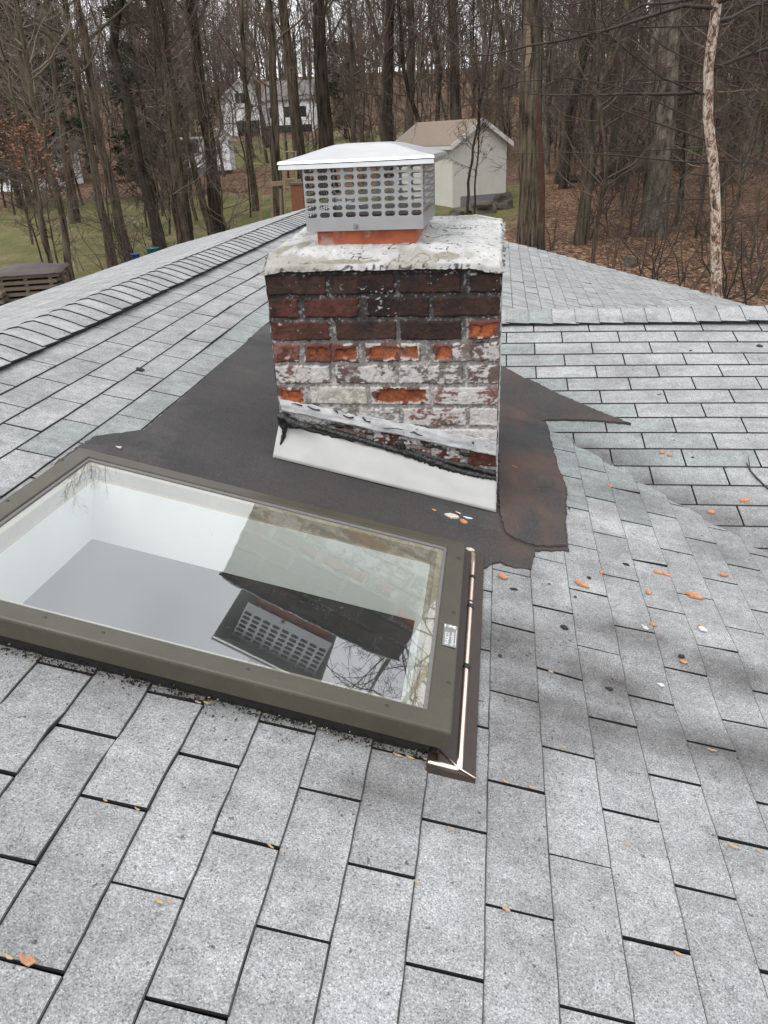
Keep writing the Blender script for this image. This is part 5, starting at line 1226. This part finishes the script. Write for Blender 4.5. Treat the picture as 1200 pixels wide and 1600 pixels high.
SAP = [proto_sapling(701, 7.5, .050, 1.0, 'twig', .0050), proto_sapling(702, 9.0, .065, 1.1, 'twig_pale', .0050), proto_sapling(703, 6.0, .035, 1.1, 'twig', .0050), proto_sapling(704, 8.0, .050, 1.0, 'twig_dark', .0050), proto_sapling(705, 10.5, .075, 1.1, 'twig', .0055)]
rg = np.random.RandomState(88); k = 0
for tries in range(3000):
    y = 23 + 62 * rg.rand() ** 1.1; x = rg.uniform(-.66, .48) * y
    if y < 34 and x > -.25 * y and x < .1 * y: continue
    if abs(x / y + .05) < .05 and y < 36: continue
    if abs(x / y + .30) < .045 and y < 56 and rg.rand() < .7: continue
    if not free(x, y, 1.0, rg.rand() < .55) or any(math.hypot(x - a, y - b) < c for a, b, c in KEEP): continue
    placed.append((x, y)); j = rg.randint(5); k += 1
    r = tree_thing('sapling', SAP[j], (x, y, float(ground(x, y))), rg.uniform(0, 6.28), rg.uniform(.8, 1.25), ['thin brown sapling in the understory of the woods', 'pale twiggy sapling in the understory of the woods', 'short brown sapling in the understory of the woods', 'thin dark sapling in the understory of the woods', 'tall thin sapling in the understory of the woods'][j], 'saplings in the woods')
    r['category'] = 'sapling'; r.children[0].name, r.children[1].name = 'stem', 'twigs'
    if k >= 190: break
# the far wood on the hill: one mass
rg = np.random.RandomState(77); Vs, Qs, o_ = [], [], 0; n = 8
bank = []
for s_ in range(5):
    P = np.zeros((n, 3)); P[:, 2] = np.linspace(-.3, 17, n); P[1:, :2] += np.cumsum(rg.normal(size=(n - 1, 2)) * .2, 0); R = trunk_radii(n, .17, .03); t1 = Tree(); t1.add(P[None], R[None], 5)
    a, ra = grow(rg, P[None], R[None], 22, .15, .98, (35, 70), (.18, .34), .1, .15, n=5, rmin=.035, rfac=.4); t1.add(a, ra, 3); b, rb = grow(rg, a, ra, 5, .2, .97, (30, 60), (.3, .55), .05, .2, n=3, rmin=.022); t1.add(b, rb, 3)
    Vv, Qq = [], []; oo = 0
    for P_, R_, kk in t1.parts: v_, q_ = tubes(P_, R_, kk); Vv.append(v_); Qq.append(q_ + oo); oo += len(v_)
    bank.append((np.concatenate(Vv), np.concatenate(Qq)))
for i in range(640):
    y = rg.uniform(125, 240); x = rg.uniform(-.75, .60) * y; v_, q_ = bank[rg.randint(5)]; a = rg.uniform(0, 6.28); s_ = rg.uniform(.8, 1.2); c, s = math.cos(a) * s_, math.sin(a) * s_
    W_ = np.stack([v_[:, 0] * c - v_[:, 1] * s + x, v_[:, 0] * s + v_[:, 1] * c + y, v_[:, 2] * s_ + float(ground(x, y))], -1); Vs.append(W_); Qs.append(q_ + o_); o_ += len(W_)
o = link('distant_woods', mesh_np('distant_woods', np.concatenate(Vs), np.concatenate(Qs), M['bark_far'])); tag(o, 'distant mass of bare trees on the hill behind everything', 'woods', None, 'stuff')

# ------------------------------------------------------------------ sheds and houses
def frame_of(yaw): return np.array([math.cos(yaw), math.sin(yaw), 0]), np.array([-math.sin(yaw), math.cos(yaw), 0]), np.array([0, 0, 1.0])
def gable_house(name, label, cat, corner, yaw, W, L, wall, rise, mats, over=.18, parts=None):
    """corner: near corner on the ground; W along the gable wall (e1), L along the long wall (e2)"""
    e1, e2, e3 = frame_of(yaw); c = np.array(corner, float); root = empty(name, c, label, cat)
    bd = MB(); a = [c - e3 * .3, c + e1 * W - e3 * .3, c + e1 * W + e3 * wall, c + e1 * W / 2 + e3 * (wall + rise), c + e3 * wall]
    bd.poly(a, e2 * L); bd.build('wall', mats[0], root)
    rf_ = MB(); t_ = .07; sl_ = rise / (W / 2)
    for sgn in (0, 1):
        p0 = c + e1 * (-over if sgn == 0 else W + over) + e3 * (wall - over * sl_) - e2 * over; p1 = c + e1 * W / 2 + e3 * (wall + rise) - e2 * over
        rf_.poly([p0 + e3 * .01, p1 + e3 * .01, p1 + e3 * (t_ + .01), p0 + e3 * (t_ + .01)], e2 * (L + 2 * over))
    ro = rf_.build('roof', mats[1], root)
    tr = MB()
    for sgn in (0, 1):
        p0 = c + e1 * (-over - .02 if sgn == 0 else W + over + .02) + e3 * (wall - over * sl_ - .10) - e2 * (over + .04); p1 = c + e1 * W / 2 + e3 * (wall + rise - .09) - e2 * (over + .04)
        tr.poly([p0, p1, p1 + e3 * .19, p0 + e3 * .19], e2 * .035)
        q = c + e1 * (-over - .035 if sgn == 0 else W + over) + e3 * (wall - over * sl_ - .09) - e2 * over; tr.obox(q, e1 * .035, e2 * (L + 2 * over), e3 * .13)
    tr.build('trim', mats[2], root)
    return root, c, e1, e2, e3
def panel(root, c, e1, e2, e3, name, wall, u, z, w_, h, mats, mull=1, depth=.03, L=0):
    """window or door on the gable wall ('g'), the long left wall ('l')"""
    if wall == 'g': o, eu, en = c + e1 * u + e3 * z, e1, -e2
    else: o, eu, en = c + e2 * u + e3 * z, e2, -e1
    f = MB(); b_ = .07
    for (a, w2, zz, h2) in ((-b_, w_ + 2 * b_, -b_, b_), (-b_, w_ + 2 * b_, h, b_), (-b_, b_, 0, h), (w_, b_, 0, h)): f.obox(o + eu * a + e3 * zz + en * .003, eu * w2, en * .05, e3 * h2)
    for k in range(1, mull + 1): f.obox(o + eu * (w_ * k / (mull + 1) - .025) + en * .012, eu * .05, en * .03, e3 * h)
    fo = f.build(name, mats[0], root); p = MB(); p.obox(o + en * .003, eu * w_, en * .008, e3 * h); p.build('pane' if name == 'window' else 'door_leaf', mats[1], fo); return fo
# cream shed behind the chimney cap
zc = float(ground(-1.9, 35.0)); pc = at(707, 313, 34.5); yaw = math.radians(38)
root, c, e1, e2, e3 = gable_house('garden_shed', 'cream garden shed with tan roof and white trim behind the chimney cap', 'shed', (pc[0], 34.5, pc[2]), yaw, 2.75, 4.6, 2.1, .82, (M['siding_cream'], M['roof_tan'], M['trim']))
bt = MB()
for k in range(1, 4): bt.obox(c + e1 * 2.75 * k / 4 - e2 * .012 + e3 * .0, e1 * .03, e2 * .01, e3 * (2.1 + .2 * (k != 2) + .45 * (k == 2)))
for k in range(1, 6): bt.obox(c + e2 * 4.6 * k / 6 - e1 * .012, e2 * .03, e1 * .01, e3 * 2.0)
bt.obox(c + e1 * 2.66 - e2 * .02, e1 * .09, e2 * .016, e3 * 2.05); bt.obox(c - e1 * .02 - e2 * .02, e1 * .10, e2 * .016, e3 * 2.05)
bt.build('batten', M['siding_cream'], root)
bs = MB(); bs.obox(c - e3 * .28 - e2 * .05 + e1 * .4, e1 * 2.45, e2 * .03, e3 * .40); bs.build('base', M['base_grey'], root)
# small white shed with a gabled front
ps = at(362, 258, 58)
root, c, e1, e2, e3 = gable_house('garden_shed', 'small white gabled garden shed on a grey block base among the left trunks', 'shed', (at(326, 262, 57)[0], 57, at(345, 259, 57)[2]), math.radians(12), 1.55, 3.2, 1.75, .62, (M['siding_white'], M['roof_grey'], M['trim']))
panel(root, c, e1, e2, e3, 'window', 'g', .45, .75, .55, .85, (M['trim'], M['pane']))
wl = MB(); o0 = c - e1 * 2.6 + e2 * .8; wl.obox(o0 - e3 * .3, e1 * 2.58, e2 * 2.2, e3 * 2.05); w1 = wl.build('side_room', M['siding_white'], root)
wl = MB(); wl.obox(o0 + e3 * .85 + e1 * .75 - e2 * .02, e1 * 1.25, e2 * .012, e3 * .85); wl.build('pane', M['pane'], w1)
wl = MB(); wl.obox(o0 - e1 * .15 - e2 * .2 + e3 * 1.76, e1 * 2.65, e2 * 2.6, e3 * .12); wl.build('eave', M['trim'], w1)
wl = MB(); wl.obox(c - e1 * 2.62 - e2 * .02 - e3 * .7 + e2 * .76, e1 * 4.2, e2 * .03, e3 * .62); wl.build('base', M['base_grey'], root)
# the white house beyond
root, c, e1, e2, e3 = gable_house('white_house', 'two storey white house seen between the trunks left of the cap', 'house', (at(352, 222, 96)[0], 96, at(400, 220, 96)[2]), math.radians(6), 4.6, 8, 4.3, 1.9, (M['siding_white'], M['roof_grey'], M['trim']), .3)
panel(root, c, e1, e2, e3, 'garage_door', 'g', 1.6, .1, 2.6, 2.0, (M['trim'], M['pane']), 1)
panel(root, c, e1, e2, e3, 'window', 'g', 1.7, 3.9, 1.1, 1.0, (M['trim'], M['pane']))
wg = MB(); o0 = c + e1 * 4.62 + e2 * 1.2; wg.obox(o0 - e3 * .4, e1 * 5.6, e2 * 6, e3 * 4.4); wing2 = wg.build('house_wing', M['siding_white'], root)
wg = MB(); wg.poly([o0 + e3 * 4.0 - e2 * .3, o0 + e3 * 4.12 - e2 * .3, o0 + e3 * 6.2 + e2 * 3, o0 + e3 * 4.12 + e2 * 6.3, o0 + e3 * 4.0 + e2 * 6.3], e1 * 5.8); wg.build('roof', M['roof_grey'], wing2)
wg = MB()
for k in range(3): wg.obox(o0 + e1 * (.6 + 1.7 * k) + e3 * 2.3 - e2 * .02, e1 * .9, e2 * .012, e3 * 1.1)
wg.obox(o0 + e1 * .2 + e3 * .0 - e2 * .03, e1 * 5.2, e2 * .02, e3 * 1.5)
wg.build('pane', M['pane'], wing2)
# low white house at the left edge
pl = at(-30, 300, 50)
root = empty('low_house', (pl[0], 50, pl[2]), 'low white house with a grey roof and rust coloured curtains at the left edge', 'house')
e1, e2, e3 = frame_of(math.radians(-4)); c = np.array([pl[0] - 3, 50, pl[2]])
wl = MB(); wl.obox(c - e3 * .5, e1 * 6.9, e2 * 6, e3 * 2.75); wl.build('wall', M['siding_white'], root)
wl = MB(); wl.poly([c - e2 * .5 + e3 * 2.26 - e1 * .4, c - e2 * .5 + e3 * 2.40 - e1 * .4, c + e2 * 3 + e3 * 3.5 - e1 * .4, c + e2 * 6.5 + e3 * 2.4 - e1 * .4, c + e2 * 6.5 + e3 * 2.26 - e1 * .4], e1 * 7.7); wl.build('roof', M['roof_grey'], root)
for k in range(5):
    f = MB(); u0 = .75 + 1.18 * k
    for (a, w2, zz, h2) in ((0, 1.06, 1.02, .06), (0, 1.06, 2.05, .06), (0, .06, .52, 1.55), (1.0, .06, .52, 1.55), (0, 1.06, .46, .06)): f.obox(c + e1 * (u0 + a) + e3 * zz - e2 * .05, e1 * w2, e2 * .04, e3 * h2)
    fo = f.build('window', M['trim'], root)
    f = MB(); f.obox(c + e1 * (u0 + .06) + e3 * 1.08 - e2 * .02, e1 * .94, e2 * .012, e3 * .97); f.build('curtain', M['curtain'] if k % 3 else M['pane'], fo)
    f = MB(); f.obox(c + e1 * (u0 + .06) + e3 * .52 - e2 * .02, e1 * .94, e2 * .012, e3 * .50); f.build('pane', M['pane'], fo)

# ------------------------------------------------------------------ things in the yard
p = at(48, 425, 17.5); zt = p[2]
root = empty('timber_stack', (p[0], 17.5, float(ground(p[0], 17.5))), 'stack of weathered boards under a brown tarp at the left roof edge', 'timber stack')
e1, e2, e3 = frame_of(math.radians(18)); r_ = random.Random(4)
c = np.array([p[0] - .78, 17.1, 0]); zg = float(ground(p[0], 17.5)); z = zg
while z < zt - .06:
    b = MB(); j = r_.uniform(-.04, .04)
    for k in range(7): b.obox(c + e1 * (j + r_.uniform(-.03, .03)) + e2 * .17 * k + e3 * z, e1 * (1.5 + r_.uniform(-.05, .05)), e2 * .155, e3 * .075)
    b.build('board', M['board'], root); z += .085
    b = MB()
    for k in range(3): b.obox(c + e1 * (.15 + .55 * k) + e3 * z, e1 * .08, e2 * 1.15, e3 * .035)
    b.build('spacer', M['board'], root); z += .045
nx = 26; X, Y = np.meshgrid(np.linspace(-.06, 1.56, nx), np.linspace(-.06, 1.26, nx)); Zt = z + .03 + .10 * np.sin(np.pi * np.clip(X / 1.5, 0, 1)) * np.sin(np.pi * np.clip(Y / 1.2, 0, 1)) + .025 * vnoise(X, Y, .3, 501, 3)
edge = np.minimum(np.minimum(X + .06, 1.56 - X), np.minimum(Y + .06, 1.26 - Y)); Zt -= .07 * (edge < .03)
Pt = c + X[..., None] * e1 + Y[..., None] * e2 + (Zt)[..., None] * e3; idx = np.arange(nx * nx).reshape(nx, nx)
me = mesh_np('tarp', Pt.reshape(-1, 3), np.stack([idx[:-1, :-1], idx[:-1, 1:], idx[1:, 1:], idx[1:, :-1]], -1).reshape(-1, 4), M['tarp_brown'], smooth=True); link('tarp', me, root)
c2 = c - e1 * 1.15 - e2 * .5; root = empty('timber_stack', (c2[0], c2[1], zg), 'lower stack of dark boards left of the tarp covered stack', 'timber stack'); z = zg
while z < zt - .40:
    b = MB()
    for k in range(6): b.obox(c2 + e1 * r_.uniform(-.04, .04) + e2 * .17 * k + e3 * z, e1 * 1.4, e2 * .155, e3 * .08)
    b.build('board', M['board'], root); z += .092
    b = MB()
    for k in range(3): b.obox(c2 + e1 * (.15 + .5 * k) + e3 * z, e1 * .08, e2 * .95, e3 * .04)
    b.build('spacer', M['board'], root); z += .05
def tub(name, px, py, Yd, r0, h, mat, label, cat):
    p = at(px, py, Yd); zg = float(ground(p[0], Yd)); m_ = MB(); K = 18; prof = [(r0 * .8, 0), (r0, h), (r0 * 1.08, h), (r0 * 1.08, h - .03), (r0 * .93, h - .01), (r0 * .75, .04), (.01, .04)]
    V = [(p[0] + a * math.cos(2 * math.pi * k / K), Yd + a * math.sin(2 * math.pi * k / K), p[2] - h + b) for a, b in prof for k in range(K)]
    m_.add(V, [(i * K + k, i * K + (k + 1) % K, (i + 1) * K + (k + 1) % K, (i + 1) * K + k) for i in range(len(prof) - 1) for k in range(K)]); tag(m_.build(name, M[mat], None, True), label, cat)
    if p[2] - h > zg + .05:      # stands on a rough board trestle
        b = MB(); b.box((p[0] - .4, Yd - .3, p[2] - h - .05), (p[0] + .4, Yd + .3, p[2] - h - .003))
        for sx_ in (-.36, .30):
            for sy_ in (-.26, .20): b.box((p[0] + sx_, Yd + sy_, zg - .1), (p[0] + sx_ + .06, Yd + sy_ + .06, p[2] - h - .052))
        tag(b.build('trestle', M['board'], None), 'rough board trestle under the ' + label.split(' at ')[0].split(' beside ')[0], 'trestle')
tub('plastic_tub', 211, 396, 19.5, .11, .26, 'blue', 'blue plastic tub beside the leaning trunk above the roof edge', 'tub')
tub('plastic_tub', 238, 387, 20.5, .16, .22, 'teal', 'teal plastic tub beside the bent dark trunk above the roof edge', 'tub')
# playset: ladder, beam and post near the ridge end
root = empty('swing_set', at(450, 320, 30), 'tan wooden swing set with a ladder behind the left end of the chimney cap', 'swing set')
zg = float(ground(at(450, 300, 30)[0], 30)); lad = MB()
for px in (441, 459): a, b = at(px, 310, 30), at(px + 3, 236, 30); a[2] = zg; lad.tube([a, b], .035, 6)
for py in (237, 252, 266, 280, 293): a, b = at(442, py, 30), at(460, py, 30); lad.tube([a, b], .028, 6)
lad.build('ladder', M['wood_tan'], root)
bmw = MB(); a, b = at(404, 293, 30.2), at(470, 287, 30.2); bmw.obox(a, b - a, [0, .12, 0], [0, 0, .16]); bmw.build('beam', M['wood_tan'], root)
for px in (406, 424, 438):
    lg = MB(); a = at(px, 295, 30.3); lg.tube([[a[0] - .1, 30.3, zg - .1], a], .05, 7); lg.build('leg', M['wood_tan'], root)
p = at(466, 288, 27); root = empty('brick_pier', (p[0], 27, float(ground(p[0], 27))), 'rust red brick pier with a stone cap at the far end of the ridge', 'pier')
b = MB(); b.box((p[0] - .22, 26.78, float(ground(p[0], 27)) - .1), (p[0] + .18, 27.22, p[2])); 
b.build('pier_shaft', M['wood_rust'], root); b = MB(); b.box((p[0] - .25, 26.74, p[2] + .002), (p[0] + .20, 27.26, p[2] + .06)); b.build('pier_cap', M['stone'], root)
# stones
def rock(label, px, py, Yd, L, W, Hh, seed, group=None):
    rg = np.random.RandomState(seed); bm = bmesh.new(); bmesh.ops.create_icosphere(bm, subdivisions=3, radius=1)
    p = at(px, py, Yd); zg = float(ground(p[0], Yd)); f = [rg.normal(size=3) for _ in range(7)]
    for v in bm.verts:
        q = np.array(v.co); k = 1 + sum(.11 * math.sin(3.2 * (q @ a) + i) for i, a in enumerate(f)); q = q * k; q = np.sign(q) * np.abs(q) ** .8; v.co = (q[0] * L / 2, q[1] * W / 2, q[2] * Hh * .75)
    me = bpy.data.meshes.new('boulder'); bm.to_mesh(me); bm.free(); me.materials.append(M['stone']); o = bpy.data.objects.new('boulder', me); COL.objects.link(o); o.location = (p[0], Yd, zg + Hh * .3); tag(o, label, 'boulder', group)
rock('long flat grey boulder at the foot of the shed gable', 752, 318, 33, 1.1, .8, .42, 1); rock('grey boulder at the right corner of the cream shed', 785, 312, 34, .9, .7, .5, 2); rock('small boulder left of the saplings by the shed', 715, 322, 32.5, .6, .5, .25, 3)
rock('grey boulder between the furrowed and the forked trunk', 862, 388, 23, .5, .45, .4, 4); rock('low grey boulder by the forked trunk', 880, 397, 23, .35, .3, .3, 5); rock('rounded boulder in the leaves left of the massive trunk', 985, 408, 23, .35, .3, .25, 6)
# fallen trunks
def log(label, pix, Yd0, Yd1, r0, r1, mat, seed, stubs=3, cat='log'):
    rg = np.random.RandomState(seed); n = len(pix); pts = [at(px, py, Yd0 + (Yd1 - Yd0) * i / (n - 1)) for i, (px, py) in enumerate(pix)]
    P = refine(pts, rg, 12, .05); R = np.linspace(r0, r1, 12); t1 = Tree(); t1.add(P[None], R[None], 9)
    a, ra = grow(rg, P[None], R[None], stubs, .2, .95, (40, 80), (.08, .2), .05, .15, n=5, rmin=.012); t1.add(a, ra, 4); o = link('fallen_log', t1.mesh('fallen_log', M[mat]), None); tag(o, label, cat, 'fallen logs in the woods')
log('dark fallen trunk propped against the massive pale tree', [(932, 283), (962, 258), (1000, 238), (1018, 205)], 38, 38, .20, .10, 'bark_dark', 11, 4)
log('low dark log in the leaves left of the massive tree', [(885, 280), (930, 279), (975, 272), (1010, 262)], 40, 40, .16, .12, 'bark_dark', 12, 2)
log('long pale log right of the birch', [(1085, 320), (1130, 312), (1205, 312)], 37, 37, .18, .20, 'bark_grey', 13, 2)
log('second log just behind the long pale one', [(1120, 303), (1160, 303), (1210, 302)], 40, 40, .22, .22, 'bark_brown', 14, 2)
log('dark log behind the birch stem', [(1060, 258), (1110, 255), (1160, 252)], 48, 48, .28, .28, 'bark_dark', 15, 4)
log('mossy log lying at the right above the dark one', [(1070, 238), (1130, 236), (1205, 232)], 56, 56, .22, .22, 'moss', 16, 1)
log('thin pole lying in the leaves below the long log', [(1060, 345), (1120, 338), (1200, 330)], 33, 33, .05, .04, 'bark_grey', 17, 1)
